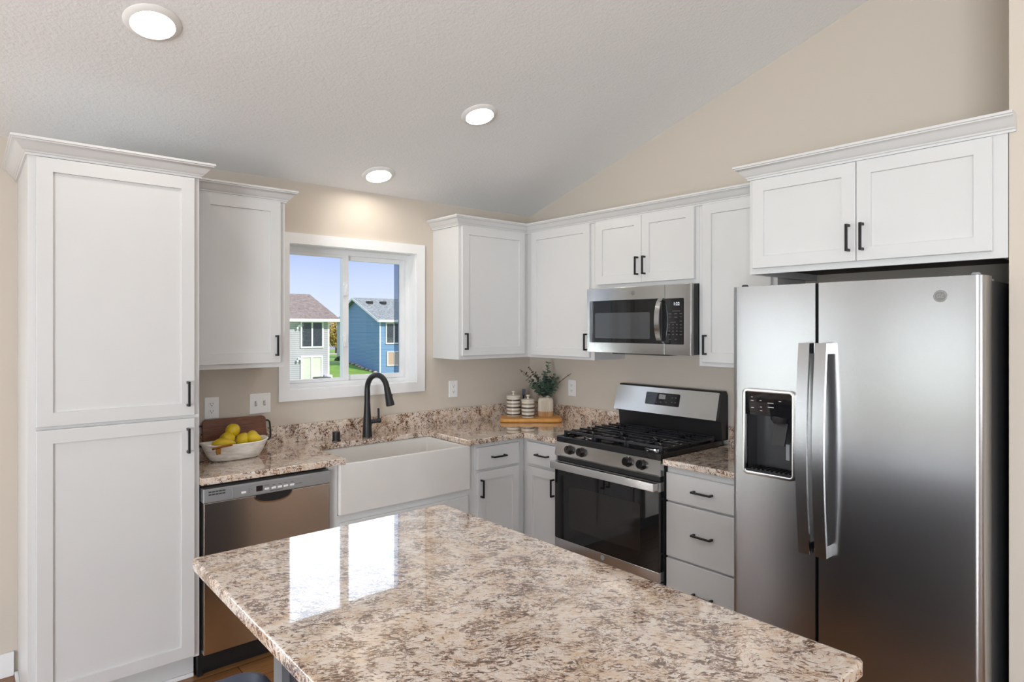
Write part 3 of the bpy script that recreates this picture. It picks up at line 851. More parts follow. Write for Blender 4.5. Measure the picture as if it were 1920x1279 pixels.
for u, z, wd in ((63.8, 66.2, 2.0), (62.2, 65.6, .7), (63.7, 65.6, .8), (65.0, 65.6, .6), (62.2, 64.9, .6), (63.7, 64.85, .8), (63.0, 63.75, 1.4), (62.2, 60.0, .6), (63.7, 60.0, .5)):
    KEYS.append((u, z, wd, .1))
for u, z, wd, hh in KEYS:
    mb = MB(TB); mb.box(u - wd / 2, u + wd / 2, md + .05, md + .065, z - hh / 2, z + hh / 2); mb.build('key_marking', GREYKEY, mkp, smooth=False)
text_mesh('1:22', .95, 'clock_digits', emit('clock_glow', (.85, .92, 1, 1), 1.2), mkp, lambda x, y: TB(63.9 + x, md + .066, 67.75 + y), .01)
# bowed handle
hp = [(59.8, md + .05 + 1.55 * math.sin(math.pi * k / 14) ** .55, 59.05 + 9.95 * k / 14) for k in range(15)]
mb = MB(TB); mb.tube(hp, 1.0, flat=(.62, .16), up=(1, 0, 0)); mb.build('handle', STEELV, mwd)
mb = MB(TB); mb.box(60.0, 60.6, md + .05, md + .9, 59.6, 68.5, .1); mb.build('handle_back', DARKP, mwd)
def badge(parent, T, u, z, d, r):
    mb = MB(T); mb.lathe([(r, 0), (r, .05), (r * .93, .08)], (u, d, z), (0, 1, 0), 32); b = mb.build('badge', plain('badge_grey', (.22, .215, .21, 1), .4, .6), parent)
    mb = MB(T)
    n = 32
    mb.rings([[(u + q * math.cos(2 * math.pi * k / n), d + .082, z + q * math.sin(2 * math.pi * k / n)) for k in range(n)] for q in (r * .80, r * .9)], False, False)
    mb.build('badge_ring', plain('badge_light', (.36, .355, .35, 1), .35, .7), b)
    text_mesh('GE', r * .95, 'badge_monogram', bpy.data.materials['badge_light'], b, lambda x, y: T(u + x + y * .2, d + .083, z + y))
badge(mwd, TB, 52.0, 70.65, md, .5)

# ================================================================== REFRIGERATOR
rf = thing('refrigerator', 'large side-by-side stainless refrigerator with water dispenser', 'refrigerator', (-16, -105, 0))
f0, f1, fz0, fz1 = 87.15, 122.95, 3.2, 69.5
mb = MB(TB); mb.box(f0 + .15, f1 - .15, 1.2, 28.6, .5, 68.9); mb.build('cabinet', SIDEP, rf, smooth=False)
mb = MB(TB); mb.box(f0 + .3, f1 - .3, 27.5, 29.6, .1, 3.0); mb.build('base_grille', DARKP, rf, smooth=False)
fx = lambda u: 32.4 + .35 * (1 - ((u - 105.05) / 17.9) ** 2)
def fsec(u0, u1, round0, round1, n=14):
    """plan outline of a piece of contoured door: back corners, then the curved front"""
    P = [(u0, 28.75), ]
    R = 1.0
    if round0:
        for k in range(7):
            a = math.radians(180 - 90 * k / 6)
            P.append((u0 + R + R * math.cos(a), fx(u0 + R) - R + R * math.sin(a)))
    else: P.append((u0, fx(u0)))
    a0, a1 = (u0 + (R if round0 else 0)), (u1 - (R if round1 else 0))
    P += [(a0 + (a1 - a0) * k / n, fx(a0 + (a1 - a0) * k / n)) for k in range(1, n)]
    if round1:
        for k in range(7):
            a = math.radians(90 - 90 * k / 6)
            P.append((u1 - R + R * math.cos(a), fx(u1 - R) - R + R * math.sin(a)))
    else: P.append((u1, fx(u1)))
    P.append((u1, 28.75))
    return P
D0, D1, DZ0, DZ1 = 89.95, 98.05, 38.6, 52.1
FST = plain('refrigerator_steel', (.46, .46, .463, 1), .25, 1.0, var=.012)
mb = MB(TB)
for (a, b, ra, rb, z0, z1) in ((f0, 101.5, True, False, fz0, DZ0), (f0, 101.5, True, False, DZ1, fz1), (f0, D0, True, False, DZ0, DZ1), (D1, 101.5, False, False, DZ0, DZ1)):
    P = fsec(a, b, ra, rb)
    mb.rings([[(u, d, z) for u, d in P] for z in (z0, z1)])
fd1 = mb.build('freezer_door', FST, rf, angle=25)
mb = MB(TB); P = fsec(102.0, f1, False, True); mb.rings([[(u, d, z) for u, d in P] for z in (fz0, fz1)]); fd2 = mb.build('fridge_door', FST, rf, angle=25)
mb = MB(TB); mb.box(101.55, 101.95, 28.7, 31.6, fz0, fz1 - .1); mb.build('door_gasket', BLACK, rf, smooth=False)
mb = MB(TB); mb.box(119.5, 122.6, 26, 31.0, 68.95, 69.2); mb.lathe([(.55, 0), (.55, .6), (.4, .75)], (121.6, 30.4, 69.2), seg=16); mb.build('hinge_cover', GREYP, rf)
mb = MB(TB); mb.box(87.6, 90.6, 26, 31.0, 68.95, 69.2); mb.lathe([(.55, 0), (.55, .6), (.4, .75)], (88.5, 30.4, 69.2), seg=16); mb.build('hinge_cover', DARKP, rf)
# dispenser
mb = MB(TB); bezel(mb, D0 - .45, D1 + .45, DZ0 - .5, DZ1 + .35, .55, 32.2, 33.15, .9); mb.build('dispenser_bezel', STEELV, fd1)
mb = MB(TB)
mb.box(D0, D1, 29.0, 29.2, DZ0, DZ1); mb.box(D0, D0 + .1, 29.2, 32.5, DZ0, DZ1); mb.box(D1 - .1, D1, 29.2, 32.6, DZ0, DZ1); mb.box(D0, D1, 29.2, 32.6, DZ0, DZ0 + .1); mb.box(D0, D1, 29.2, 32.6, DZ1 - .1, DZ1)
mb.build('dispenser_recess', DARKP, fd1, smooth=False)
mb = MB(TB)
mb.rings([[(u, d, z) for d, z in ((29.3, 48.1), (32.35, 48.0), (32.75, 51.9), (29.3, 51.9))] for u in (D0 + .12, D1 - .12)]); dpn = mb.build('dispenser_panel', BGLASS, fd1, smooth=False)
mb = MB(TB)
for u, z, wd in ((91.0, 51.0, .3), (91.0, 50.4, .5), (91.0, 49.2, .5), (92.5, 50.5, .3), (92.5, 49.4, .35), (94.2, 50.2, 1.0), (94.2, 49.5, 1.0), (95.8, 50.6, .4), (92.5, 48.8, .4)):
    dd_ = 32.35 + (z - 48) * .1026 + .01
    mb = MB(TB); mb.box(u - wd / 2, u + wd / 2, dd_, dd_ + .03, z - .05, z + .05); mb.build('panel_marking', MARK, dpn, smooth=False)
mb = MB(TB); mb.lathe([(1.5, 0), (1.4, .6), (1.0, 1.2)], (95.0, 31.0, 48.05), (0, 0, -1), 20); mb.build('spout', DARKP, fd1)
mb = MB(TB); mb.prism([(94.0, 30.6, 46.8), (96.3, 30.6, 46.8), (96.1, 31.5, 43.2), (94.0, 31.5, 43.2)], (0, .3, .08)); mb.build('paddle', DARKP, fd1, smooth=False)
mb = MB(TB); mb.box(95.2, 95.8, 29.22, 29.35, 40.6, 43.2); mb.build('paddle_stem', GREYP, fd1, smooth=False)
mb = MB(TB)
mb.box(D0 + .3, D1 - .3, 29.4, 32.4, DZ0 + .12, DZ0 + .3)
for k in range(9): mb.box(D0 + .7 + k * .78, D0 + 1.0 + k * .78, 29.6, 32.3, DZ0 + .3, DZ0 + .5)
mb.build('drip_tray', BLACK, fd1, smooth=False)
# bowed handles with their end brackets
for u, par_, side in ((100.55, fd1, 1), (103.1, fd2, -1)):
    hp = []
    for k in range(23):
        q = k / 22
        hp.append((u, fx(u) + 1.55 + 1.1 * math.sin(math.pi * q), 27.8 + 32.4 * q))
    mb = MB(TB); mb.tube(hp, 1.0, flat=(.85, .28), up=(1, 0, 0))
    mb.box(u - .85, u + .85, fx(u) - .1, fx(u) + 1.75, 58.6, 60.2, .05); mb.box(u - .85, u + .85, fx(u) - .1, fx(u) + 1.75, 27.8, 29.6, .05)
    mb.build('handle', FST, par_, angle=40)
badge(fd2, TB, 118.1, 66.85, fx(118.1) - .03, .82)

# ================================================================== ISLAND
IX0, IX1, IY0, IY1 = -112.93, -77.81, -125.4, -65.87
mb = MB(); corner = lambda cx, cy, a0: [(cx + .7 * math.cos(math.radians(a0 - 18 * k)), cy + .7 * math.sin(math.radians(a0 - 18 * k))) for k in range(6)]
slab(mb, corner(IX0 + .7, IY1 - .7, 180) + corner(IX1 - .7, IY1 - .7, 90) + corner(IX1 - .7, IY0 + .7, 0) + corner(IX0 + .7, IY0 + .7, -90), CT - TH, CT)
tag(mb.build('island_countertop', GRAN, angle=50), 'large speckled granite island top in the foreground', 'countertop')
isl = thing('island_cabinet', 'charcoal kitchen island base under the granite island top', 'cabinet', (-92, -96, 0))
mb = MB(); mb.box(-103.2, -79.4, -123.5, -68.6, 3.5, CT - TH - .01); mb.box(-102.2, -82, -122.5, -69.6, .02, 3.5); mb.build('body', ISLP, isl, smooth=False)
mb = MB(); mb.box(-104.2, -103.25, -70.6, -68.0, .02, CT - TH - .02); mb.build('corner_post', ISLT, isl, smooth=False)
for k in range(3):
    shaker(lambda u, d, z: (-79.35 + d - 0, u, z), -123.2 + k * 18.1, -105.8 + k * 18.1, 5, 33.8, 0).build('door', ISLP, isl)
# stool tucked under the overhang
st = thing('counter_stool', 'dark blue vinyl counter stool tucked under the left end of the island', 'stool', (-116.5, -84.5, 0))
mb = MB()
sq = lambda k, z: zr(-124.3 + k, -108.8 - k, -92.4 + k, -76.6 - k, z, 2.6 - min(k, 2) * .6, 6)
mb.rings([sq(.5, 24.6), sq(.1, 24.9), sq(0, 25.9), sq(.35, 26.6), sq(1.2, 27.0), sq(3.5, 27.2)]); mb.build('seat', NAVY, st, angle=60)
for sx in (-123.2, -109.9):
    for sy in (-91.3, -77.7):
        mb = MB(); mb.tube([(sx * .995 - .6, sy, .02), (sx * .995 - .6, sy, 24.7)], .65, 10); mb.build('leg', BLACK, st)
for sx in (-123.2, -109.9):
    mb = MB(); mb.box(sx * .995 - .9, sx * .995 - .3, -91.3, -77.7, 8.0, 8.8); mb.build('footrest', BLACK, st, smooth=False)

# ================================================================== OUTLETS AND SWITCH
G_OUT = 'white wall outlets'
def outlet(T, u, z, wd, label):
    o = thing('wall_outlet', label, 'outlet', T(u, 0, z - 2.25), G_OUT)
    mb = MB(T); plate(mb, u - wd / 2, u + wd / 2, z - 2.3, z + 2.3, .01, .22, .15, .06); mb.build('cover_plate', PLATE, o)
    for s in (-.78, .78):
        mb = MB(T); plate(mb, u - .66, u + .66, z + s - .6, z + s + .6, .2, .27, .3, .03); r = mb.build('socket', PLATE, o)
        mb = MB(T)
        mb.box(u - .30, u - .22, .265, .285, z + s - .05, z + s + .3); mb.box(u + .2, u + .28, .265, .285, z + s - .02, z + s + .28)
        mb.lathe([(.11, 0), (.11, .02)], (u, .265, z + s - .28), (0, 1, 0), 12)
        mb.build('slot', SLOT, r, smooth=False)
outlet(TA, -92.5, 45.35, 2.9, 'white outlet on the wall beside the pantry, above the walnut board')
outlet(TA, -29.05, 45.45, 2.9, 'white outlet on the window wall right of the window')
outlet(TB, 18.05, 45.2, 2.85, 'white outlet on the range wall behind the eucalyptus')
o = thing('light_switch', 'white double light switch plate left of the window', 'switch', TA(-82.25, 0, 43.3))
mb = MB(TA); plate(mb, -84.6, -79.9, 43.3, 47.75, .01, .22, .15, .06); mb.build('cover_plate', PLATE, o)
for u in (-83.2, -81.3):
    mb = MB(TA); mb.box(u - .24, u + .24, .2, .25, 45.0, 46.1); mb.build('toggle_slot', GREYP, o, smooth=False)
    mb = MB(TA); mb.prism([(u - .18, .24, 45.2), (u + .18, .24, 45.2), (u + .16, .75, 45.85), (u - .16, .75, 45.85)], (0, .05, .25)); mb.build('toggle', PLATE, o, smooth=False)

# ================================================================== ON THE COUNTERS
CF = Vector((math.sin(math.radians(YAW)), math.cos(math.radians(YAW)), 0)); CR = Vector((CF.y, -CF.x, 0))
def at(u, t):
    p = Vector(CAM) + CF * t + CR * ((u - 957.34) / 1195.43 * t)
    return p.x, p.y
# honey wood serving board, turned to the room
bx, by = at(995.5, 181.9)
bd = MB(lambda a, b, z: (bx + CR.x * a + CF.x * b, by + CR.y * a + CF.y * b, z))
L = lambda k, z: [(a, b, z) for a, b in rrect(-8.75 + k, 8.75 - k, -4.3 + k, 4.3 - k, 2.0 - k, 7)]
bd.rings([L(.3, CT + .02), L(.08, CT + .12), L(0, CT + .35), L(0, CT + .8), L(.1, CT + 1.02), L(.35, CT + 1.12)])
tag(bd.build('serving_board', OAKB, angle=50), 'honey coloured wooden serving board holding the canisters and vase in the corner', 'board')
BT = CT + 1.13
cr, tp, bk = lin(226, 218, 204), lin(150, 138, 122), lin(92, 80, 70)
def stripes(n):
    s = []
    for k in range(n):
        p = k / n
        s += [(p, cr), (p + .34 / n, (bk, tp)[k % 2] if k % 2 else bk), (p + .80 / n, cr)]
    return s
def canister(u, t, r, top, label, n):
    x, y = at(u, t)
    h = top - BT
    o = thing('canister', label, 'canister', (x, y, BT), 'striped canisters')
    m = striped('canister_stripes', stripes(n), h)
    mb = MB(); mb.lathe([(r - .25, 0.01), (r - .06, .1), (r, .3)] + [(r - (.03 if k % 2 else 0), .3 + (h - 1.1) * k / 20) for k in range(1, 21)] + [(r - .1, h - .72)], (x, y, BT), seg=40)
    mb.build('jar', m, o)
    mb = MB(); mb.lathe([(r - .1, h - .70), (r + .04, h - .6), (r + .04, h - .3), (r - .3, h - .12), (.5, h)], (x, y, BT), seg=40)
    lid = mb.build('lid', plain('cream_glaze', cr, .25), o)
    mb = MB(); mb.lathe([(.3, h - .02), (.26, h + .45), (.5, h + .65), (.55, h + .9), (.4, h + 1.08)], (x, y, BT), seg=20); mb.build('knob', bpy.data.materials['cream_glaze'], lid)
canister(962.8, 183.6, 2.02, 43.25, 'taller white and brown striped canister, left on the serving board', 6)
canister(990.0, 180.9, 1.86, 42.45, 'shorter white and brown striped canister beside the ribbed vase', 5)
# utensil tip behind them
x, y = at(981.5, 188.2)
mb = MB(); mb.tube([(x - .3, y - .2, CT + .02), (x, y, BT + 3.4), (x + .15, y + .1, BT + 5.6)], [.2, .22, .25], 8); mb.tube([(x + .12, y + .08, BT + 5.5), (x + .3, y + .1, BT + 7.3)], 1.0, flat=(.16, .52), up=(CF.x, CF.y, 0))
tag(mb.build('utensil', plain('navy_silicone', lin(20, 30, 52), .4)), 'small navy utensil tip peeking out behind the two striped canisters', 'utensil')
# ribbed vase
x, y = at(1023.0, 183.2)
mb = MB()
seg = 80
def vring(r, h, rib):
    return [(x + (r + (rib if k % 2 else 0)) * math.cos(2 * math.pi * k / seg), y + (r + (rib if k % 2 else 0)) * math.sin(2 * math.pi * k / seg), BT + h) for k in range(seg)]
mb.rings([vring(2.05, .02, 0), vring(2.15, .15, -.17), vring(2.2, 1.2, -.17), vring(2.2, 4.3, -.17), vring(2.12, 4.85, -.09), vring(1.75, 5.35, -.03), vring(1.15, 5.6, 0), vring(1.1, 5.95, 0), vring(.95, 5.95, 0), vring(.9, 4.8, 0)])
vm = NT('two_tone_vase'); vm.bsdf(rough=.5)
_sp = vm.n('ShaderNodeSeparateXYZ'); vm.l(vm.n('ShaderNodeTexCoord').outputs['Object'], _sp.inputs[0])
vm.l(vm.ramp(vm.math('DIVIDE', _sp.outputs['Z'], 6 * I), [(0, lin(196, 152, 104)), (.24, lin(196, 152, 104)), (.27, lin(214, 204, 188)), (1, lin(214, 204, 188))]), vm.p.inputs['Base Color'])
tag(mb.build('ribbed_vase', vm.m, origin=(x, y, BT), angle=20), 'ribbed cream vase with a tan base on the serving board', 'vase')
# eucalyptus
eu = thing('eucalyptus_bunch', 'bunch of green eucalyptus sprigs in the ribbed vase', 'plant', (x, y, BT + 4.9))
def leaf(mb, p, n, upv, r, asp=1.0):
    n = n.normalized()
    a = (upv - n * upv.dot(n)).normalized()
    b = n.cross(a)
    c = mb.v(tuple(p + a * r * .9))
    ring = [mb.v(tuple(p + a * (r + r * math.cos(2 * math.pi * k / 10)) + b * (r * asp * math.sin(2 * math.pi * k / 10)) + n * (r * .16 * abs(math.sin(2 * math.pi * k / 10))))) for k in range(10)]
    for k in range(10): mb.f([c, ring[k], ring[(k + 1) % 10]])
rs = random.Random(3)
sprigs = [(-6.3, 9.2, 1.2, 1), (-4.2, 10.0, -1.0, 1), (-2.6, 8.0, .5, 0), (.7, 11.4, 0, 0), (-.4, 8.6, -1.2, 0), (2.2, 8.0, -.6, 0), (8.2, 9.4, .8, 2), (3.0, 4.6, -1.6, 0), (-3.6, 4.6, -1.6, 0), (-1.4, 5.8, -2.0, 0), (1.2, 5.4, -2.0, 0), (-4.4, 6.2, .2, 0), (2.9, 6.4, .6, 0), (.2, 7.0, -.8, 0)]
for (a, h, f, kind) in sprigs:
    P0 = Vector((x, y, BT + 4.9))
    a *= 1.15
    end = P0 + CR * a + CF * f + Vector((0, 0, h * .9))
    mid = P0 + CR * (a * .32) + CF * (f * .4) + Vector((0, 0, h * .55))
    N = 16
    curve = [(1 - q) ** 2 * P0 + 2 * q * (1 - q) * mid + q * q * end for q in [k / N for k in range(N + 1)]]
    mb = MB()
    lo = 4 if h > 7 else 3
    for k in range(lo, N + 1):
        if kind == 2 and k % 2: continue
        t = (curve[k] - curve[k - 1]).normalized()
        q = k / N
        r = (1.25 - .6 * q) * (1.0 if kind == 0 else .66)
        if kind == 2: r = .45 if k < N - 2 else .62
        side = t.cross(Vector((rs.uniform(-1, 1), rs.uniform(-1, 1), rs.uniform(-.4, .4)))).normalized()
        for s in (1, -1):
            out = (side * s + t * rs.uniform(.1, .5)).normalized()
            nn = (t * .9 + side * s * -.35 + Vector((rs.uniform(-.5, .5), rs.uniform(-.5, .5), rs.uniform(-.2, .4)))).normalized()
            leaf(mb, curve[k], nn, out, r * rs.uniform(.75, 1.1) * .75, .92 if kind != 2 else .35)
    sp = mb.build('sprig', LEAF if kind == 0 else LEAFD, eu, angle=60)
    mb = MB(); mb.tube([tuple(c) for c in curve], [.11 - .06 * k / N for k in range(N + 1)], 6); mb.build('stem', STEM, sp)
# walnut board leaning on the backsplash, with black iron handles
lean = lambda z: 1.15 + (43.1 - z) * .16
wb = thing('cutting_board', 'dark walnut cutting board with black iron handles leaning behind the fruit bowl', 'cutting board', (-88, -2, CT))
mb = MB(TA)
P = rrect(-94.75, -81.5, CT + .08, 43.0, .9, 6)
def inset(P, k):
    cu, cz = -88.1, 39.5
    return [(cu + (a - cu) * (1 - k / 7), cz + (b - cz) * (1 - k / 3.5)) for a, b in P]
mb.rings([[(a, lean(b) - .35, b) for a, b in inset(P, .1)], [(a, lean(b) - .25, b) for a, b in P], [(a, lean(b) + .25, b) for a, b in P], [(a, lean(b) + .35, b) for a, b in inset(P, .1)]])
mb.build('panel', WALNUT, wb)
for s, u in ((-1, -94.65), (1, -81.6)):
    mb = MB(TA)
    pts = [(u, lean(41.8), 41.8), (u + s * .6, lean(41.8), 41.8), (u + s * 1.0, lean(41.5), 41.4), (u + s * 1.1, lean(39.6), 39.6), (u + s * 1.0, lean(37.9), 38.0), (u + s * .6, lean(37.6), 37.6), (u, lean(37.6), 37.6)]
    mb.tube(pts, .2, 8); mb.build('handle', BLACK, wb)
# dough bowl
BXC, BYC, BR = -91.05, -10.9, math.radians(4)
bowl = MB(lambda a, b, z: (BXC + a * math.cos(BR) - b * math.sin(BR), BYC + a * math.sin(BR) + b * math.cos(BR), z))
def oval(a, b, z, n=40, p=2.6, lift=0.0):
    out = []
    for k in range(n):
        q = 2 * math.pi * k / n
        c, s = math.cos(q), math.sin(q)
        out.append((a * math.copysign(abs(c) ** (2 / p), c), b * math.copysign(abs(s) ** (2 / p), s), z + lift * abs(c) ** 4))
    return out
bowl.rings([oval(4.3, 2.0, CT + .02), oval(4.8, 2.3, CT + .25), oval(5.5, 2.95, CT + 1.4), oval(6.3, 3.5, CT + 3.0, lift=.3), oval(6.55, 3.7, CT + 3.35, lift=.4), oval(6.4, 3.55, CT + 3.5, lift=.4), oval(6.1, 3.3, CT + 3.35, lift=.4), oval(5.2, 2.7, CT + 1.5), oval(4.2, 1.9, CT + .7)])
bm_ = NT('whitewashed_wood'); bm_.bsdf(rough=.55)
bm_.l(bm_.ramp(bm_.noise(bm_.coord((8, 8, 40)), 2, 4, .6, .5), [(.3, lin(206, 198, 186)), (.6, lin(240, 236, 230))]), bm_.p.inputs['Base Color'])
bw = tag(bowl.build('dough_bowl', bm_.m, angle=50), 'whitewashed oval bowl of yellow fruit on the counter beside the pantry', 'bowl')
GOLD = plain('brass', lin(170, 120, 58), .25, 1.0, var=.1)
hl = MB(lambda a, b, z: (BXC + a, BYC + b, z))
hl.tube([(-5.2, -3.55, CT + 3.0), (-5.0, -4.25, CT + 3.25), (-3.5, -4.4, CT + 3.5), (-2.0, -4.3, CT + 3.6), (-1.7, -3.75, CT + 3.5)], [.2, .22, .24, .22, .2], 8)
hl.box(-4.6, -3.8, -3.95, -3.3, CT + 1.9, CT + 3.0, .1)
hl.build('handle', GOLD, bw)
# yellow fruit
def fruit(loc, axis, ln, rad, label, taper=.0):
    a = Vector(axis).normalized()
    prof = []
    n = 14
    for k in range(n + 1):
        q = k / n
        r = math.sin(math.pi * q) ** .62 * rad * (1 - taper * (q - .35))
        prof.append((max(r, .03), (q - .5) * ln))
    o = thing('lemon', label, 'lemon', loc, 'yellow fruit in the oval bowl')
    mb = MB(); mb.lathe(prof, loc, tuple(a), 22); mb.build('skin', LEMON, o, angle=80)
    t = Vector(loc) + a * ln / 2
    mb = MB(); mb.tube([tuple(t - a * .12), tuple(t + a * .22)], [.13, .09], 7); mb.build('stem', STEM, o)
fruit((-93.4, -11.7, 39.35), (1, -.10, -.04), 4.6, 1.22, 'long yellow fruit lying front left in the bowl above the brass handle', .45)
fruit((-92.0, -9.2, 39.85), (.6, -.5, .1), 3.3, 1.35, 'yellow fruit in the middle of the bowl under the highest one', 0)
fruit((-90.7, -8.4, 41.3), (.7, .3, .35), 3.4, 1.42, 'highest yellow fruit on top of the pile in the bowl', 0)
fruit((-89.4, -10.4, 39.55), (-.35, .2, -.8), 3.2, 1.25, 'yellow fruit standing in the centre of the bowl', -.2)
fruit((-87.2, -10.6, 39.6), (.85, -.45, -.3), 3.6, 1.3, 'yellow fruit at the right end of the bowl', .3)
fruit((-86.9, -8.8, 39.9), (.6, .5, .2), 2.8, 1.1, 'small yellow fruit half hidden at the back right of the bowl', 0)

# ================================================================== CEILING LIGHTS
G_LT = 'round recessed ceiling lights'
dn = Vector((0, -SL, -1)).normalized()
def ceiling_light(x, y, label):
    z = ceil_z(y)
    o = thing('recessed_light', label, 'ceiling light', (x, y, z), G_LT)
    p = Vector((x, y, z)) + dn * .02
    mb = MB(); mb.lathe([(3.95, 0), (3.9, .12), (3.5, .42), (3.05, .55), (2.95, .5)], tuple(p), tuple(dn), 44, cap1=False); mb.build('trim_ring', LAMPRIM, o)
    mb = MB(); mb.lathe([(2.97, .42), (2.9, .5), (1.6, .58), (.3, .6)], tuple(p), tuple(dn), 44); mb.build('diffuser', LENS, o)
ceiling_light(-111.4, -38.4, 'recessed ceiling light above the pantry, nearest the camera')
ceiling_light(-49.2, -37.9, 'recessed ceiling light in the middle of the sloped ceiling')
ceiling_light(-57.2, -8.7, 'recessed ceiling light close to the wall above the window')

# ================================================================== OUTSIDE
GZ = -100.0
GRASS = grass_mat()
mb = MB(); mb.box(-3000, 9000, 60, 16000, GZ - 10, GZ); struct(mb.build('ground', GRASS, smooth=False))
ROAD = plain('asphalt', lin(150, 150, 152), .9, var=.05)
SAND = plain('pale_gravel', lin(205, 190, 170), .95, var=.08)
mb = MB(); mb.box(-2000, 8000, 4300, 5400, GZ, GZ + .8); struct(mb.build('road', ROAD, smooth=False))
mb = MB(); mb.box(1000, 8000, 3480, 3680, GZ, GZ + .8); struct(mb.build('sidewalk', SAND, smooth=False))
FASC = plain('white_fascia', (.85, .85, .85, 1), .6)
HGL = plain('house_window_glass', (.05, .06, .07, 1), .1, var=.3)
CURT = plain('pale_green_curtain', lin(214, 218, 200), .8, var=.06)
BEIGE = plain('beige_blind', lin(196, 170, 150), .8, var=.05)
SIDG = siding('grey_siding', lin(188, 187, 191), lin(130, 130, 136))
SIDB = siding('blue_siding', lin(126, 161, 198), lin(70, 104, 144))
ROOFT = shingles('brown_shingles', lin(120, 106, 98), lin(164, 150, 140))
ROOFG = shingles('grey_shingles', lin(112, 118, 118), lin(172, 178, 176))
def house_window(par_, x0, x1, z0, z1, y, split, glassm, tw=4):
    mb = MB()
    mb.box(x0 - tw, x1 + tw, y - 3, y - .2, z1, z1 + tw); mb.box(x0 - tw, x1 + tw, y - 3, y - .2, z0 - tw, z0)
    mb.box(x0 - tw, x0, y - 3, y - .2, z0, z1); mb.box(x1, x1 + tw, y - 3, y - .2, z0, z1)
    for s in split: mb.box(s - 2, s + 2, y - 2.6, y - .2, z0, z1)
    f = mb.build('window', FASC, par_, smooth=False)
    mb = MB(); mb.box(x0, x1, y - 1.2, y - .3, z0, z1); mb.build('pane', glassm, f, smooth=False)
gh = thing('grey_house', 'pale grey neighbouring house with a brown roof seen through the left pane', 'house', (420, 1560, GZ))
gy0, gy1, gx0, gx1 = 1400, 1740, 120, 579
mb = MB(); mb.prism([(gx0, gy0, GZ), (gx0, gy0, 79), (gx0, (gy0 + gy1) / 2, 146), (gx0, gy1, 79), (gx0, gy1, GZ)], (gx1 - gx0, 0, 0)); mb.build('walls', SIDG, gh, smooth=False)
ov = 21
gm = (gy0 + gy1) / 2
rz = 155
mb = MB()
for ya in (gy0 - ov, gy1 + ov):
    mb.prism([(gx0 - ov, ya, 77.5), (gx0 - ov, ya, 84), (gx0 - ov, gm, rz), (gx0 - ov, gm, rz - 6.5)], (gx1 - gx0 + 2 * ov, 0, 0))
rf_ = mb.build('roof', ROOFT, gh, smooth=False)
mb = MB(); mb.box(gx0 - ov, gx1 + ov + 1, gy0 - ov - 2, gy0 - ov - .2, 77, 84); mb.box(gx0 - ov, gx1 + ov, gy0 - ov - .2, gy0 - .2, 77, 77.4)
for ya in (gy0 - ov, gy1 + ov): mb.prism([(gx1 + ov + .1, ya, 76.5), (gx1 + ov + .1, ya, 83.5), (gx1 + ov + .1, gm, rz - .5), (gx1 + ov + .1, gm, rz - 8)], (.6, 0, 0))
mb.build('fascia', FASC, rf_, smooth=False)
house_window(gh, 507, 559, 15, 75, gy0, [533], HGL)
house_window(gh, 507, 557, -94, -13, gy0, [532], CURT)
mb = MB(); mb.box(gx1 - 4, gx1 + .5, gy0 - .8, gy0 - .1, GZ, 77); mb.build('corner_trim', FASC, gh, smooth=False)
for z in (66, -16):
    mb = MB(); mb.box(496, 502, gy0 - 5, gy0 - .1, z - 2, z + 3); mb.box(492, 496, gy0 - 7, gy0 - 3, z - 7, z - 2); mb.box(502, 505, gy0 - 7, gy0 - 3, z - 7, z - 1); mb.build('flood_light', PLATE, gh, smooth=False)
mb = MB(); mb.box(543, 560, gy0 - 26, gy0 - 4, GZ, -62); mb.box(565, 578, gy0 - 22, gy0 - 2, GZ, -58); mb.build('utility_box', PLATE, gh, smooth=False)
pt = thing('patio_table', 'dark round patio table outside the grey house', 'table', (533, 1340, GZ))
mb = MB(); mb.lathe([(21, -62), (22, -61), (22, -59.5), (18, -59)], (533, 1340, 0), seg=24); mb.build('table_top', BLACK, pt)
for k in range(4):
    a = math.pi / 4 + k * math.pi / 2
    mb = MB(); mb.tube([(533 + 17 * math.cos(a), 1340 + 17 * math.sin(a), GZ), (533 + 14 * math.cos(a), 1340 + 14 * math.sin(a), -61)], 1.3, 6); mb.build('leg', BLACK, pt)
bh = thing('blue_house', 'blue neighbouring house with a grey gable roof seen through the right pane', 'house', (1150, 1990, GZ))
bx0, by0, by1, bx1 = 956, 1818, 2170, 1500
bm2, by1, zl = 1994, 2078, 124
mb = MB()
mb.prism([(bx0, by0, GZ), (bx0, by0, 86), (bx0, bm2, 160), (bx0, by1, zl), (bx0, by1, GZ)], (bx1 - bx0, 0, 0)); mb.build('walls', SIDB, bh, smooth=False)
mb = MB()
for ya, zd in ((by0 - 16, 0), (by1 + 14, 37)):
    mb.prism([(bx0 - 14, ya, 83 + zd), (bx0 - 14, ya, 89.5 + zd), (bx0 - 14, bm2, 171.5), (bx0 - 14, bm2, 165)], (bx1 - bx0 + 28, 0, 0))
rb_ = mb.build('roof', ROOFG, bh, smooth=False)
mb = MB()
for ya, zd in ((by0 - 16, 0), (by1 + 14, 37)): mb.prism([(bx0 - 16, ya, 81 + zd), (bx0 - 16, ya, 89 + zd), (bx0 - 16, bm2, 171), (bx0 - 16, bm2, 163)], (2, 0, 0))
mb.box(bx0 - 14, bx1 + 14, by0 - 18, by0 - 16, 81, 89); mb.build('fascia', FASC, rb_, smooth=False)
for xx in (985, 1040):
    mb = MB(); mb.box(xx - 9, xx + 9, bm2 - 60, bm2 - 40, 148, 158); mb.build('roof_vent', BLACK, rb_, smooth=False)
house_window(bh, 983, 1046, 9, 76, by0, [1012], HGL)
house_window(bh, 988, 1046, -68, -25, by0, [1013], BEIGE)
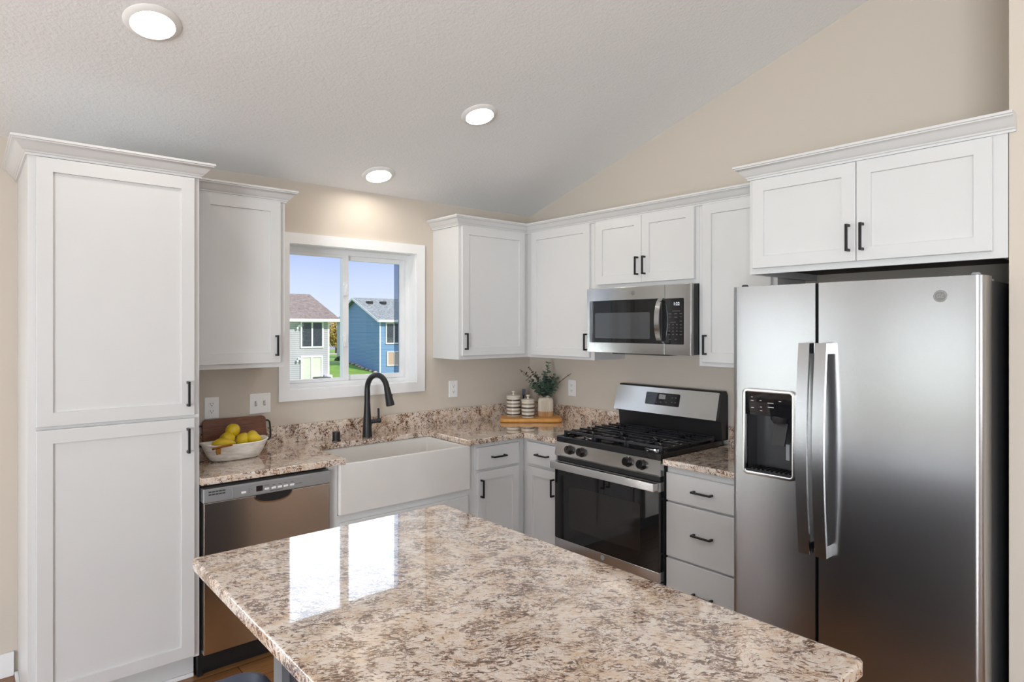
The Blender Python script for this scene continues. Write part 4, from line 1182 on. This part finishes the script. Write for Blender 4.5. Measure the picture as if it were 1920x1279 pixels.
mb = MB(); mb.box(bx0 - .5, bx0 + 4, by0 - .8, by0 - .1, GZ, 84); mb.build('corner_trim', FASC, bh, smooth=False)
# a farther gabled house between the two
fh = thing('far_house', 'distant pale house gable peeking between the two neighbouring houses', 'house', (1500, 3200, GZ))
mb = MB(); mb.prism([(1388, 3000, GZ), (1388, 3000, 100), (1440, 3000, 136), (1492, 3000, 100), (1492, 3000, GZ)], (0, 60, 0)); mb.build('walls', SIDG, fh, smooth=False)
mb = MB(); mb.prism([(1372, 2990, 90), (1372, 2990, 97), (1440, 2990, 145), (1508, 2990, 97), (1508, 2990, 90), (1440, 2990, 138)], (0, 80, 0)); mb.build('roof', ROOFG, fh, smooth=False)
# grassy bank with stones against the blue gable
bank = MB()
nx, ny = 22, 22
gv = [[None] * (ny + 1) for _ in range(nx + 1)]
for i in range(nx + 1):
    for j in range(ny + 1):
        xx = 700 + 255 * i / nx; yy = 1700 + 470 * j / ny
        hgt = max(0, min(1, (yy - 1800) / 230)) * 34 * max(0, min(1, (xx - 720) / 130))
        gv[i][j] = bank.v((xx, yy, GZ + .3 + hgt))
for i in range(nx):
    for j in range(ny): bank.f([gv[i][j], gv[i + 1][j], gv[i + 1][j + 1], gv[i][j + 1]])
struct(bank.build('grass_bank', GRASS))
STONE = plain('landscape_stone', lin(190, 170, 155), .9, var=.25)
for k in range(9):
    q = k / 8
    xx, yy = 948 - 10 * q + rs.uniform(-6, 4), 1806 + 200 * q
    hgt = max(0, min(1, (yy - 1800) / 230)) * 34
    mb = MB(); mb.lathe([(2, -2), (7, 0), (8, 3), (5, 7), (1, 8)], (xx, yy, GZ + hgt), seg=7, sx=rs.uniform(.8, 1.3), sy=rs.uniform(.8, 1.2), xa=(rs.uniform(.2, 1), rs.uniform(-1, 1), 0))
    tag(mb.build('landscape_stone', STONE, smooth=False), 'pale landscaping stone on the bank beside the blue house', 'stone', 'stones along the blue house')
def tree(x, y, base, h, r, leafm, label, n=1500, trunk=.3):
    t = thing('deciduous_tree', label, 'tree', (x, y, base))
    mb = MB(); mb.tube([(x, y, base), (x + 3, y, base + h * .5), (x, y + 4, base + h * .8)], [r * .08, r * .06, r * .03], 8); mb.build('trunk', STEM, t)
    mb = MB()
    for k in range(n):
        u_ = Vector((rs.gauss(0, 1), rs.gauss(0, 1), rs.gauss(0, 1))).normalized() * (rs.random() ** .35)
        p = Vector((x, y, base + h * (.5 + trunk * .25))) + Vector((u_.x * r, u_.y * r, u_.z * h * (.5 - trunk * .25)))
        s = r * rs.uniform(.05, .10)
        a = Vector((rs.gauss(0, 1), rs.gauss(0, 1), rs.gauss(0, 1))).normalized(); b = a.orthogonal().normalized()
        mb.f([mb.v(tuple(p + a * s)), mb.v(tuple(p + b * s)), mb.v(tuple(p - a * s)), mb.v(tuple(p - b * s))])
    mb.build('foliage', leafm, t, smooth=False)
AUT = plain('autumn_foliage', lin(176, 150, 62), .8, var=.5)
x, y = at(630, 4000); tree(x, y, GZ, 215, 80, AUT, 'yellow green autumn tree behind the corner of the grey house')
SHR = plain('dark_shrub_foliage', lin(52, 74, 40), .8, var=.5)
x, y = at(641, 3050)
t = thing('shrub', 'low dark shrub on the lawn beyond the grey house corner', 'shrub', (x, y, GZ))
mb = MB()
for k in range(400):
    u_ = Vector((rs.gauss(0, 1), rs.gauss(0, 1), abs(rs.gauss(0, 1)))).normalized()
    p = Vector((x + u_.x * 34, y + u_.y * 30, GZ + u_.z * 24))
    a = Vector((rs.gauss(0, 1), rs.gauss(0, 1), rs.gauss(0, 1))).normalized(); b = a.orthogonal().normalized()
    mb.f([mb.v(tuple(p + a * 5)), mb.v(tuple(p + b * 5)), mb.v(tuple(p - a * 5)), mb.v(tuple(p - b * 5))])
mb.build('foliage', SHR, t, smooth=False)
